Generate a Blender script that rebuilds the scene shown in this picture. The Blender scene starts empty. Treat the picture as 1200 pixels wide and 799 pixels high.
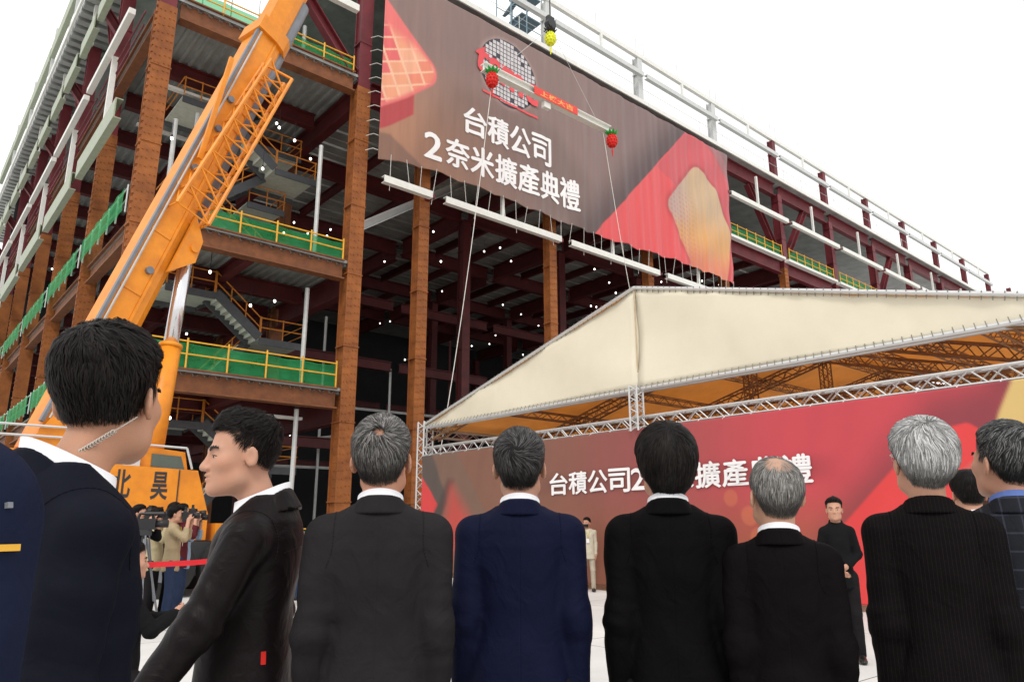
import bpy, math, random
import numpy as np
from mathutils import Vector, Matrix, noise as mnoise
random.seed(7); RNG = np.random.default_rng(7)
sc = bpy.context.scene
COL = sc.collection
# ---------------------------------------------------------------- camera
cd = bpy.data.cameras.new('camera'); cam = bpy.data.objects.new('camera', cd); COL.objects.link(cam)
cd.sensor_width = 36.0; cd.lens = 861.5/1200*36; cd.clip_start = 0.05; cd.clip_end = 3000
P, YAW, ROLL = math.radians(14.19), math.radians(40.77), math.radians(-0.16)
fw = Vector((math.sin(YAW)*math.cos(P), math.cos(YAW)*math.cos(P), math.sin(P)))
r0 = Vector((math.cos(YAW), -math.sin(YAW), 0)); u0 = r0.cross(fw)
rr = r0*math.cos(ROLL)+u0*math.sin(ROLL); uu = u0*math.cos(ROLL)-r0*math.sin(ROLL)
cam.matrix_world = Matrix(((rr.x, uu.x, -fw.x, 0), (rr.y, uu.y, -fw.y, 0), (rr.z, uu.z, -fw.z, 1.40), (0, 0, 0, 1)))
sc.camera = cam
# ---------------------------------------------------------------- sky and sun (overcast)
SUN_EL, SUN_AZ = math.radians(50), math.radians(222)      # azimuth measured from +X, counter-clockwise
w = bpy.data.worlds.new('World'); sc.world = w; w.use_nodes = True
nt = w.node_tree; N = nt.nodes; N.clear()
out = N.new('ShaderNodeOutputWorld'); bg = N.new('ShaderNodeBackground'); sky = N.new('ShaderNodeTexSky')
sky.sky_type = 'NISHITA'; sky.sun_disc = False; sky.sun_elevation = SUN_EL
sky.sun_rotation = math.radians(90)-SUN_AZ; sky.dust_density = 4; sky.air_density = 1.0; sky.ozone_density = 1
hs = N.new('ShaderNodeHueSaturation'); hs.inputs['Saturation'].default_value = 0.12; hs.inputs['Value'].default_value = 1.0
tcn = N.new('ShaderNodeTexCoord'); nz = N.new('ShaderNodeTexNoise'); nz.inputs['Scale'].default_value = 1.6; nz.inputs['Detail'].default_value = 5
mr = N.new('ShaderNodeMapRange'); mr.inputs[1].default_value = .3; mr.inputs[2].default_value = .7; mr.inputs[3].default_value = 12.5; mr.inputs[4].default_value = 15.5
mx = N.new('ShaderNodeMixRGB'); mx.inputs[0].default_value = 0.85
cc = N.new('ShaderNodeCombineColor')
nt.links.new(tcn.outputs['Generated'], nz.inputs['Vector']); nt.links.new(nz.outputs['Fac'], mr.inputs[0])
for i in range(3): nt.links.new(mr.outputs[0], cc.inputs[i])
nt.links.new(sky.outputs[0], hs.inputs['Color']); nt.links.new(hs.outputs[0], mx.inputs[1]); nt.links.new(cc.outputs[0], mx.inputs[2])
nt.links.new(mx.outputs[0], bg.inputs['Color']); bg.inputs['Strength'].default_value = 0.10
nt.links.new(bg.outputs[0], out.inputs[0])
sl = bpy.data.lights.new('sun', 'SUN'); sl.energy = 1.4; sl.angle = math.radians(15); sl.color = (1, .96, .9)
so = bpy.data.objects.new('sun', sl); COL.objects.link(so); so.location = (-20, -30, 60)
sd = Vector((math.cos(SUN_EL)*math.cos(SUN_AZ), math.cos(SUN_EL)*math.sin(SUN_AZ), math.sin(SUN_EL)))
so.rotation_euler = sd.to_track_quat('Z', 'Y').to_euler()
sc.view_settings.view_transform = 'Standard'; sc.view_settings.look = 'None'
sc.view_settings.exposure = 0.0; sc.view_settings.gamma = 1.0; sc.view_settings.use_curve_mapping = False
# ---------------------------------------------------------------- helpers
MATS = {}
def M(name, col=None, rough=.6, metal=0., var=.15, scale=4., bump=0., col2=None, spec=.4, bscale=None, stretch=None, sss=0., emit=0., vcol=False, trans=0.):
    if name in MATS: return MATS[name]
    m = bpy.data.materials.new(name); m.use_nodes = True; t = m.node_tree; b = t.nodes['Principled BSDF']
    b.inputs['Roughness'].default_value = rough; b.inputs['Metallic'].default_value = metal
    b.inputs['Specular IOR Level'].default_value = spec
    tc = t.nodes.new('ShaderNodeTexCoord'); mp = t.nodes.new('ShaderNodeMapping')
    t.links.new(tc.outputs['Object'], mp.inputs[0])
    if stretch: mp.inputs['Scale'].default_value = stretch
    n = t.nodes.new('ShaderNodeTexNoise'); n.inputs['Scale'].default_value = scale; n.inputs['Detail'].default_value = 6; n.inputs['Roughness'].default_value = .65
    t.links.new(mp.outputs[0], n.inputs['Vector'])
    rp = t.nodes.new('ShaderNodeMapRange'); rp.inputs[1].default_value = .3; rp.inputs[2].default_value = .7
    t.links.new(n.outputs['Fac'], rp.inputs[0])
    mixn = t.nodes.new('ShaderNodeMixRGB')
    t.links.new(rp.outputs[0], mixn.inputs[0])
    if vcol:
        at = t.nodes.new('ShaderNodeVertexColor'); at.layer_name = 'Col'
        mu = t.nodes.new('ShaderNodeMixRGB'); mu.blend_type = 'MULTIPLY'; mu.inputs[0].default_value = 1
        v = t.nodes.new('ShaderNodeMixRGB'); v.inputs[1].default_value = (1-var,)*3+(1,); v.inputs[2].default_value = (1+var*.3,)*3+(1,)
        t.links.new(rp.outputs[0], v.inputs[0]); t.links.new(at.outputs[0], mu.inputs[1]); t.links.new(v.outputs[0], mu.inputs[2])
        fin = mu.outputs[0]; t.nodes.remove(mixn)
    else:
        c = np.array(col); c2 = np.array(col2) if col2 else np.clip(c*(1+var), 0, 1)
        mixn.inputs[1].default_value = tuple(c*(1-var) if not col2 else c)+(1,); mixn.inputs[2].default_value = tuple(c2)+(1,)
        fin = mixn.outputs[0]
    t.links.new(fin, b.inputs['Base Color'])
    if bump:
        n2 = t.nodes.new('ShaderNodeTexNoise'); n2.inputs['Scale'].default_value = bscale or scale*6; n2.inputs['Detail'].default_value = 4
        t.links.new(mp.outputs[0], n2.inputs['Vector'])
        bp = t.nodes.new('ShaderNodeBump'); bp.inputs['Strength'].default_value = bump; bp.inputs['Distance'].default_value = .02
        t.links.new(n2.outputs['Fac'], bp.inputs['Height']); t.links.new(bp.outputs[0], b.inputs['Normal'])
    if sss:
        b.inputs['Subsurface Weight'].default_value = sss; b.inputs['Subsurface Radius'].default_value = (.012, .005, .003); b.inputs['Subsurface Scale'].default_value = 1.
    if emit:
        t.links.new(fin, b.inputs['Emission Color']); b.inputs['Emission Strength'].default_value = emit
    if trans:
        tr = t.nodes.new('ShaderNodeBsdfTranslucent'); t.links.new(fin, tr.inputs[0]); ms = t.nodes.new('ShaderNodeMixShader'); ms.inputs[0].default_value = trans
        o_ = t.nodes['Material Output']; t.links.new(b.outputs[0], ms.inputs[1]); t.links.new(tr.outputs[0], ms.inputs[2]); t.links.new(ms.outputs[0], o_.inputs[0])
    MATS[name] = m
    return m

def tag(o, label=None, cat=None, group=None, kind=None):
    if label: o['label'] = label
    if cat: o['category'] = cat
    if group: o['group'] = group
    if kind: o['kind'] = kind
    return o
def root(name, loc, label, cat, group=None, rz=0.):
    o = bpy.data.objects.new(name, None); COL.objects.link(o); o.location = loc; o.rotation_euler = (0, 0, rz); o.empty_display_size = .3
    return tag(o, label, cat, group)
def put(o, parent, local=False):
    COL.objects.link(o)
    if parent is not None:
        o.parent = parent
        if not local:
            if parent.type == 'EMPTY': o.matrix_parent_inverse = Matrix.Translation(-Vector(parent.location))
    return o
class MB:
    def __init__(s): s.v = []; s.f = []; s.n = 0
    def add(s, v, f):
        s.v.append(np.asarray(v, float)); s.f += [tuple(i+s.n for i in q) for q in f]; s.n += len(v); return s
    def box(s, a, b):
        (x0, y0, z0), (x1, y1, z1) = a, b
        return s.add([(x0,y0,z0),(x1,y0,z0),(x1,y1,z0),(x0,y1,z0),(x0,y0,z1),(x1,y0,z1),(x1,y1,z1),(x0,y1,z1)],
            [(3,2,1,0),(4,5,6,7),(0,1,5,4),(1,2,6,5),(2,3,7,6),(3,0,4,7)])
    def bar(s, p0, p1, w, h, up=(0,0,1)):
        p0, p1 = np.array(p0, float), np.array(p1, float); d = p1-p0; d /= np.linalg.norm(d)
        u = np.array(up, float); sdv = np.cross(d, u)
        if np.linalg.norm(sdv) < 1e-4: sdv = np.cross(d, (1, 0, 0.))
        sdv /= np.linalg.norm(sdv); u = np.cross(sdv, d)
        v = [p+sdv*a*w/2+u*b*h/2 for p in (p0, p1) for a, b in ((-1,-1),(1,-1),(1,1),(-1,1))]
        return s.add(v, [(0,1,2,3),(7,6,5,4),(4,5,1,0),(5,6,2,1),(6,7,3,2),(7,4,0,3)])
    def ibeam(s, p0, p1, w, d, t=.05, stiff=0, up=(0,0,1)):
        p0, p1 = np.array(p0, float), np.array(p1, float); ax = p1-p0; L = np.linalg.norm(ax); ax /= L
        u = np.array(up, float); sv = np.cross(ax, u); sv /= np.linalg.norm(sv); u = np.cross(sv, ax)
        s.bar(p0+u*(d/2-t/2), p1+u*(d/2-t/2), w, t, u); s.bar(p0-u*(d/2-t/2), p1-u*(d/2-t/2), w, t, u)
        s.bar(p0, p1, t*.7, d-2*t, u)
        for k in range(1, stiff+1):
            q = p0+ax*L*k/(stiff+1); s.bar(q-u*(d/2-t), q+u*(d/2-t), t*.6, w*.9, ax)
        return s
    def tube(s, p0, p1, r, n=6, r1=None):
        p0, p1 = np.array(p0, float), np.array(p1, float); d = p1-p0; d /= max(np.linalg.norm(d), 1e-9)
        a = np.cross(d, (0,0,1.) if abs(d[2]) < .9 else (1.,0,0)); a /= np.linalg.norm(a); b = np.cross(d, a); r1 = r if r1 is None else r1
        c = [math.cos(2*math.pi*k/n) for k in range(n)]; q = [math.sin(2*math.pi*k/n) for k in range(n)]
        v = [p0+(a*c[k]+b*q[k])*r for k in range(n)]+[p1+(a*c[k]+b*q[k])*r1 for k in range(n)]
        return s.add(v, [(k, (k+1) % n, n+(k+1) % n, n+k)[::-1] for k in range(n)]+[tuple(range(n)), tuple(range(2*n-1, n-1, -1))])
    def path(s, pts, r, n=5):
        for a, b in zip(pts[:-1], pts[1:]): s.tube(a, b, r, n)
        return s
    def ball(s, c, r, nu=10, nv=7):
        c = np.array(c, float); r = np.array(r, float)*np.ones(3); v = [c+(0,0,-r[2])]
        for j in range(1, nv):
            th = math.pi*j/nv
            for i in range(nu):
                ph = 2*math.pi*i/nu; v.append(c+r*(math.sin(th)*math.cos(ph), math.sin(th)*math.sin(ph), -math.cos(th)))
        v.append(c+(0,0,r[2])); f = []
        for i in range(nu):
            k = (i+1) % nu; f.append((0, 1+k, 1+i))
            for j in range(nv-2): f.append((1+j*nu+i, 1+j*nu+k, 1+(j+1)*nu+k, 1+(j+1)*nu+i))
            f.append((1+(nv-2)*nu+i, 1+(nv-2)*nu+k, len(v)-1))
        return s.add(v, f)
    def prism(s, poly, vec):
        n = len(poly); p = np.array(poly, float); v = np.vstack([p, p+np.array(vec, float)])
        return s.add(v, [tuple(range(n-1,-1,-1)), tuple(range(n, 2*n))]+[(k, (k+1) % n, n+(k+1) % n, n+k) for k in range(n)])
    def build(s, name, mat, parent=None, smooth=False, local=False):
        me = bpy.data.meshes.new(name); me.from_pydata(np.vstack(s.v).tolist(), [], s.f)
        me.materials.append(mat)
        if smooth: me.polygons.foreach_set('use_smooth', [True]*len(me.polygons))
        me.update(); return put(bpy.data.objects.new(name, me), parent, local)
def clone(o, parent, loc):            # shares mesh data, moved by loc
    c = o.copy(); COL.objects.link(c); c.location = Vector(o.location)+Vector(loc)
    if parent is not None: c.parent = parent
    return c
def truss(p0, p1, side, n, r=.025, w=.3, up=(0,0,1)):
    """box truss: four chords with zigzag webs"""
    m = MB(); p0, p1 = np.array(p0, float), np.array(p1, float); sv = np.array(side, float); u = np.array(up, float)
    ch = [sv*a*w/2+u*b*w/2 for a, b in ((-1,-1),(1,-1),(1,1),(-1,1))]
    for c in ch: m.tube(p0+c, p1+c, r, 6)
    for k in range(n):
        a, b = p0+(p1-p0)*k/n, p0+(p1-p0)*(k+1)/n; mid = (a+b)/2
        for i in range(4):
            c0, c1 = ch[i], ch[(i+1) % 4]
            m.tube(a+c0, mid+c1, r*.55, 4); m.tube(mid+c1, b+c0, r*.55, 4)
    return m
_fcache = {}
def text_geo(s, size, bold=0., shear=0.):
    cu = bpy.data.curves.new('t', 'FONT'); cu.body = s; cu.size = size; cu.offset = bold; cu.shear = shear; cu.resolution_u = 3
    o = bpy.data.objects.new('t', cu); COL.objects.link(o)
    dg = bpy.context.evaluated_depsgraph_get(); me = bpy.data.meshes.new_from_object(o.evaluated_get(dg))
    v = np.array([x.co[:] for x in me.vertices]); f = [tuple(p.vertices) for p in me.polygons]
    bpy.data.objects.remove(o); bpy.data.curves.remove(cu); bpy.data.meshes.remove(me)
    return v, f
def fit(v, x0, x1, z0, z1):
    v = v.copy(); a, b = v.min(0), v.max(0)
    v[:, 0] = x0+(v[:, 0]-a[0])/(b[0]-a[0])*(x1-x0); v[:, 1] = z0+(v[:, 1]-a[1])/(b[1]-a[1])*(z1-z0); return v
# ================================================================ SETTING
m = MB(); S_ = 900
m.add([(-S_,-S_,0),(S_,-S_,0),(S_,S_,0),(-S_,S_,0)], [(0,1,2,3)])
GM = M('concrete_ground', (.60,.59,.57), .85, var=.14, scale=.45, bump=.15, bscale=40); _t = GM.node_tree
_b = _t.nodes['Principled BSDF']; _src = _b.inputs['Base Color'].links[0].from_socket; _tc = _t.nodes.new('ShaderNodeTexCoord'); _sx = _t.nodes.new('ShaderNodeSeparateXYZ'); _t.links.new(_tc.outputs['Object'], _sx.inputs[0])
for _ax in (0, 1):                       # saw-cut joints between the slabs
    _m1 = _t.nodes.new('ShaderNodeMath'); _m1.operation = 'MULTIPLY'; _m1.inputs[1].default_value = 1/3.5; _t.links.new(_sx.outputs[_ax], _m1.inputs[0])
    _m2 = _t.nodes.new('ShaderNodeMath'); _m2.operation = 'FRACT'; _t.links.new(_m1.outputs[0], _m2.inputs[0]); _m3 = _t.nodes.new('ShaderNodeMath'); _m3.operation = 'LESS_THAN'; _m3.inputs[1].default_value = .005; _t.links.new(_m2.outputs[0], _m3.inputs[0])
    _mx = _t.nodes.new('ShaderNodeMixRGB'); _mx.inputs[2].default_value = (.16, .15, .14, 1); _t.links.new(_m3.outputs[0], _mx.inputs[0]); _t.links.new(_src, _mx.inputs[1]); _src = _mx.outputs[0]
_t.links.new(_src, _b.inputs['Base Color'])
tag(m.build('ground', GM), kind='structure')
# ---------------------------------------------------------------- the steel building
RUST = M('rust_orange_steel', (.185,.055,.013), .7, .0, .3, 1.3, bump=.25, col2=(.35,.115,.024), bscale=30)
BROWN = M('rust_brown_steel', (.125,.045,.02), .7, .0, .3, 2.5, bump=.2, col2=(.24,.085,.028), bscale=30)
RED = M('red_primer_steel', (.135,.016,.022), .55, var=.3, scale=1.5)
REDD = M('shaded_red_primer_steel', (.085,.011,.012), .6, var=.3, scale=1.5)  # red primer darkened, the hall's shade put into the colour
DECKM = M('galvanised_deck', (.33,.34,.33), .5, .35, .25, .8)
DECKH = M('shaded_hall_deck', (.30,.30,.285), .6, .2, .3, .8)  # a little darker than the tower deck: hall shade in the colour
DARKW = M('shade_and_fitting_black', (.018,.018,.02), .7, .2, .2, .5)  # near black puts hall and gap shade into panels; lamp sockets share it
WHITE = M('white_painted_steel', (.72,.72,.68), .45, var=.06)
PALEG = M('pale_green_primer_steel', (.33,.37,.27), .5, var=.1)
GREYM = M('light_grey_steel', (.56,.57,.56), .4, .2, .08)
YEL = M('yellow_rail_paint', (.72,.38,.03), .5, var=.15)
ORR = M('orange_stair_rail', (.62,.22,.03), .5, var=.2)
NET = M('green_safety_net', (.02,.30,.08), .7, var=.25, scale=1.2, bump=.3, col2=(.05,.48,.17), trans=.35)
_t = NET.node_tree; _o = _t.nodes['Material Output']; _ms = _t.nodes.new('ShaderNodeMixShader'); _tp = _t.nodes.new('ShaderNodeBsdfTransparent'); _tp.inputs[0].default_value = (.55, .95, .65, 1); _ms.inputs[0].default_value = .42
_t.links.new(_o.inputs[0].links[0].from_socket, _ms.inputs[1]); _t.links.new(_tp.outputs[0], _ms.inputs[2]); _t.links.new(_ms.outputs[0], _o.inputs[0])
CONC = M('concrete_slab', (.30,.29,.28), .9)
STAIRM = M('stair_plate', (.62,.64,.56), .5, .1, .12)
STAIRD = M('stair_stringer', (.085,.09,.10), .5, .1, .15)
YF = 28.4                                   # axis of the front columns
Z1, Z2, Z3, ZR = 7.15, 12.9, 22.3, 29.3
B = root('steel_building', (6.1, YF, 0), 'unfinished steel-framed factory building with rust orange columns and dark red beams', 'building')
def column(x, y, z0, z1, wd, mat, studs=True, teeth=False, name='column'):
    m = MB(); h = wd/2
    m.box((x-h, y-h, z0), (x+h, y-h+.06, z1)); m.box((x-h, y+h-.06, z0), (x+h, y+h, z1))
    m.box((x-h+.09, y-h+.06, z0), (x+h-.09, y+h-.06, z1))
    for z in np.arange(z0+2.4, z1, 3.3):
        m.box((x-h-.03, y-h-.03, z), (x+h+.03, y+h+.03, z+.05))
    if studs:
        for z in np.arange(z0+.3, z1-.1, .34):
            for k in (-.75, -.28, .28, .75):
                m.tube((x+k*h, y-h-.03, z+.06*(k > 0)), (x+k*h, y-h, z+.06*(k > 0)), .034, 5)
                if k in (-.28, .28): m.tube((x-h+.06, y+k*h, z), (x-h+.09, y+k*h, z), .034, 5)
    if teeth:
        for z in np.arange(z0+.2, z1, .30): m.box((x-h-.07, y-h+.003, z), (x-h, y-h+.10, z+.17))
    return m.build(name, mat, B)
CX = [6.1, 14.95, 18.6]+[18.6+8.75*k for k in range(1, 12)]
CY = [YF+8.1*k for k in range(0, 7)]
for i, x in enumerate(CX):
    wd = .70 if i < 2 else .58 if i == 2 else .54
    ztop = 21.7
    column(x, YF, 0, ztop, wd, RUST, True, i == 0)
    column(x, YF, ztop, ZR-1.2 if i > 0 else ZR, .62, RED, False)
    if i >= 3: column(x, YF, ZR+.05, 33.1, .48, GREYM if i <= 5 else RED, False, name='roof_post')
for j, y in enumerate(CY[1:]):
    column(6.1, y, 0, 19.5, .64, RUST, j < 2, True)
    column(6.1, y, 19.5, ZR-.1, .58, RED, False)
for x in CX[1:8]:
    if abs(x-18.6) < .1: continue
    for y in CY[1:6:1 if x < 16 else 2]:
        column(x, y, 0, Z3-1.2, .6, BROWN if x < 16 else REDD, False)
# floors
def deck(x0, x1, y0, y1, z, along='Y', period=.42, name='deck'):
    """ribbed steel deck: the ribs run along one axis, slab on top"""
    prof = []; L = (x1-x0) if along == 'Y' else (y1-y0); n = max(1, int(L/period)); p = L/n; d = .10
    for k in range(n):
        a = k*p; prof += [(a, 0), (a+.3*p, 0), (a+.4*p, d), (a+.9*p, d)]
    prof.append((L, 0)); v = []; f = []
    for a, h in prof:
        for e in ((y0, y1) if along == 'Y' else (x0, x1)):
            v.append((x0+a, e, z-.25+h) if along == 'Y' else (e, y0+a, z-.25+h))
    for k in range(len(prof)-1): f.append((2*k, 2*k+1, 2*k+3, 2*k+2))
    m = MB(); m.add(v, f); m.box((x0, y0, z-.13), (x1, y1, z))
    return m.build(name, DECKM, B)
def beam(p0, p1, w, d, mat, stiff=0, name='beam', parent=None):
    return MB().ibeam(p0, p1, w, d, .06, stiff).build(name, mat, parent or B)
YB = CY[5]
for z, dl in ((Z1, 1), (Z2, 1), (Z3, 1)):
    for j in range(5):
        deck(6.0, 15.0, CY[j]-.25 if j == 0 else CY[j], CY[j+1], z, 'Y')
        # girders and joists under each bay
        for x in (10.5,): beam((x, CY[j]+.3, z-.25-.32), (x, CY[j+1]-.3, z-.57), .35, .6, REDD)
        for k in (0, 1): beam((6.6, CY[j]+4.05+k*4.05, z-.66), (14.5, CY[j]+4.05+k*4.05, z-.66), .38, .78, REDD)
        beam((14.95, CY[j]+.5, z-.85), (14.95, CY[j+1]-.4, z-.85), .45, 1.1, REDD)
        beam((6.1, CY[j]+.5, z-.55), (6.1, CY[j+1]-.45, z-.55), .4, .8, BROWN, 5)
    beam((6.6, YF-.1, z-.45), (14.45, YF-.1, z-.45), .5, .9 if z < 20 else 1.05, BROWN, 7)
# great hall: deck at Z3 carried on deep girders
for i in range(2, 12):
    x0, x1 = CX[i], CX[i+1]
    beam((x0+.5, YF, Z3-.6), (x1-.5, YF, Z3-.6), .45, 1.15, RED, 3)
    beam((x0+.4, YF, ZR-.85), (x1-.4, YF, ZR-.85), .45, 1.1, RED, 3)
beam((15.45, YF, Z3-.6), (18.2, YF, Z3-.6), .45, 1.15, RED); beam((15.4, YF, ZR-.85), (18.2, YF, ZR-.85), .45, 1.1, RED)
beam((6.6, YF, ZR-.85), (14.5, YF, ZR-.85), .45, 1.1, RED)
for j in range(5):
    for i in range(2, 10):
        x0, x1 = CX[i] if i > 2 else 15.0, CX[i+1]
        n = 10
        for k in range(n):       # separate deck planks with open joints between them
            ya, yb = CY[j]+8.1*k/n, CY[j]+8.1*(k+1)/n
            if k == 0 and j == 0: ya += .3
            if i <= 5 and j <= 3:
                MB().box((x0+.02, ya+.03, Z3-.14), (x1-.02, yb-(.20 if k % 2 else .04), Z3)).build('deck_plank', DECKH, B)
        if not (i <= 5 and j <= 3): MB().box((x0, CY[j], Z3-.14), (x1, CY[j+1], Z3)).build('deck', DECKH, B)
        beam((x1, CY[j]+.5, Z3-.85), (x1, CY[j+1]-.5, Z3-.85), .45, 1.2, REDD)
        if j < 4:
            beam((x0+.3, CY[j+1], Z3-.8), (x1-.3, CY[j+1], Z3-.8), .42, 1.0, REDD)
            for q in (.34, .67): beam((x0+(x1-x0)*q, CY[j]+.5, Z3-.45), (x0+(x1-x0)*q, CY[j+1]-.5, Z3-.45), .25, .55, REDD)
for yy, zz in ((CY[2], Z1), (CY[2], Z2), (CY[4], Z1), (CY[4], Z2), (CY[2], 17.4)):      # inner frames across the hall
    for i in range(2, 8):
        beam(((CX[i] if i > 2 else 15.2)+.35, yy, zz-.4), (CX[i+1]-.35, yy, zz-.4), .35, .7, REDD)
for k, xx in enumerate(np.arange(17, 52, 5.3)): MB().tube((xx, CY[2]+1, 0), (xx, CY[2]+1, 12.6+3*(k % 2)), .09, 6).build('pipe', GREYM if k % 3 else REDD, B)
for zz in (5.2, 9.4): MB().tube((15.5, CY[2]+1.3, zz), (60, CY[2]+1.3, zz+.4), .10, 6).build('pipe', GREYM, B)
# roof deck and added rear and end walls that keep the hall dark
for i in range(1, 12):
    MB().box((CX[i]+.003, YF-.7, ZR-.28), (CX[i+1], YB, ZR-.05)).build('roof_deck', DECKM, B)
    MB().box((CX[i]+.01, YF-.80, ZR-.30), (CX[i+1]-.01, YF-.703, ZR)).build('roof_edge', WHITE, B)
    for q in np.arange(CX[i]+.3, CX[i+1]-.2, .55): pass
MB().box((5.0, CY[2], ZR-.25), (14.9, YB, ZR-.05)).build('roof_deck', DECKM, B)
MB().box((6.0, YF-.7, ZR-.25), (9.0, CY[2]-.01, ZR-.05)).build('roof_deck', DECKM, B)
MB().box((14.0, YF-.7, ZR-.26), (14.94, CY[2]-.01, ZR-.06)).build('roof_deck', DECKM, B)
for k, y in enumerate(np.arange(YF-.6, 84, .8)):      # deck ribs that overhang the left facade
    MB().box((4.75, y, ZR-.62), (6.6, y+.46, ZR-.30)).build('deck_rib', DECKM, B)
MB().box((4.76, YF-.7, ZR-.29), (6.7, 84, ZR-.262)).build('rib_gap_shade', DARKW, B)  # dark sheet added so the gaps between the ribs look shaded
MB().box((4.62, YF-.7, ZR-.3), (4.74, 84, ZR+.05)).build('roof_edge', WHITE, B)
for i in range(1, 11): MB().box((CX[i]+.02, YB+.3, 0), (CX[i+1]-.02, YB+.45, ZR-.4)).build('rear_shade_wall', DARKW, B)  # added wall that keeps bright sky from showing through the hall
MB().box((CX[9]+.3, YF+1, 0), (CX[9]+.45, YB, Z3-1.5)).build('end_shade_wall', DARKW, B)  # added wall that blocks light from the end of the hall
MB().box((5.6, YB+.3, 0), (CX[1], YB+.45, ZR-.4)).build('rear_shade_wall', DARKW, B)  # added wall shutting out the sky behind the left bays
MB().box((5.2, YF-.6, .004), (CX[12], YB+.5, .05)).build('floor_slab', M('shaded_hall_floor', (.035,.034,.033), .8), B)  # slab colour darkened to put the hall's shade into it
# braces in the upper storey
for (a, zA, b, zB) in ((8.6, ZR-.2, 14.5, Z3+.1), (CX[6]+.4, Z3+.1, (CX[6]+CX[7])/2, ZR-1.5), (CX[8]+.4, Z3+.1, (CX[8]+CX[9])/2, ZR-1.5), (CX[5]+4.4, ZR-1.5, CX[6]-.4, Z3+.1)):
    MB().ibeam((a, YF, zA), (b, YF, zB), .42, .5, .05).build('brace', RED, B)
for j in range(1, 5):
    MB().ibeam((6.1, CY[j]+.4, 23.0), (6.1, CY[j]+4, 28.2), .35, .4, .05).build('brace', RED, B)
# girts: white channels hung bay by bay, with a hanger in mid bay
def girt(p0, p1, h, axis, mat_out=WHITE):
    m = MB(); p0, p1 = np.array(p0, float), np.array(p1, float)
    if axis == 'X':
        m.box(p0+(0, 0, -h), p1+(0, .05, 0)); m.box(p0+(0, .05, -.04), p1+(0, .28, 0)); m.box(p0+(0, .05, -h), p1+(0, .28, -h+.04))
    else:
        a, b = sorted((p0[1], p1[1])); x, z = p0[0], p0[2]
        m.box((x, a, z-h), (x+.05, b, z)); m.box((x+.05, a, z-.04), (x+.28, b, z)); m.box((x+.05, a, z-h), (x+.28, b, z-h+.04))
    return m.build('girt', mat_out, B)
def hanger(x, y, z0, z1, s=.16): return MB().box((x-s/2, y-s/2, z0), (x+s/2, y+s/2, z1)).build('hanger', WHITE, B)
YG = YF-1.05
for i in range(1, 12):
    x0, x1 = CX[i]+(.75 if i > 1 else .9), CX[i+1]-.05
    girt((x0, YG, 17.2), (x1, YG, 17.2), .34, 'X')
    if i > 1:
        hanger((x0+x1)/2, YG+.45, 17.2, 18.9)
        if i >= 5: girt((x0-.4, YG, 25.6), (x1-.2, YG, 25.6), .34, 'X'); hanger((x0+x1)/2, YG+.45, 25.6, 28.3)
        girt((x0-.5, YG+.4, 31.7), (x1-.05, YG+.4, 31.7), .32, 'X', GREYM); hanger((x0+x1)/2, YG+.75, 31.7, 33.0)
    for z in (17.0, 25.4):
        if i > 1 and (z < 20 or i >= 5): MB().box((CX[i]-.12, YG+.05, z-.1), (CX[i]+.12, YF-.43, z+.1)).build('girt_bracket', RED, B)
    if i > 1: MB().box((CX[i]-.1, YG+.75, 33.06), (CX[i+1]-.101, YG+1.0, 33.38)).build('top_rail', WHITE, B)
    for q in (CX[i]-.3, CX[i]+.5, (CX[i]+CX[i+1])/2):
        if i > 2: MB().tube((q, YG+.85, 33.3), (q, YG+.85, 34.5), .022, 5).build('rod', GREYM, B)
girt((7.6, YG+.2, 25.6), (14.2, YG+.2, 25.6), .34, 'X')
for j in range(0, 6):
    y0, y1 = CY[j]+.9, (CY[j+1] if j < 6 else CY[j]+8.1)+.6
    girt((4.9, y0-.2, 17.55), (4.9, y1-1.2, 17.55), .85, 'Y', PALEG)
    girt((4.9, y0, 26.3), (4.9, y1-4.6, 26.3), .85, 'Y', PALEG); girt((4.9, y0+4.2, 26.3), (4.9, y1-.4, 26.3), .85, 'Y', PALEG)
    MB().box((4.95, y0, 21.5), (5.2, y1-.3, 21.75)).build('floor_edge', WHITE, B)
    girt((4.7, CY[j]+.2, 32.75), (4.7, CY[j+1]-.2, 32.75), 1.0, 'Y', PALEG)
    hanger(5.3, y0+3.6, 17.5, 21.5, .22); hanger(5.3, y0+3.0, 26.3, 28.7, .2); hanger(5.2, y0+3.6, ZR, 32.7, .2)
    MB().ibeam((5.2, CY[j+1], 26.0), (6.0, CY[j+1], 25.0), .3, .45, .05).build('outrigger', RED, B)
    MB().box((4.8, CY[j]-.05, ZR), (5.0, CY[j]+.15, 34.2)).build('roof_post', GREYM, B)
    for z in (21.3, 20.7): MB().tube((5.4, y0-.8, z), (5.4, y1-.8, z), .035, 5).build('cable', RED, B)
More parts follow.
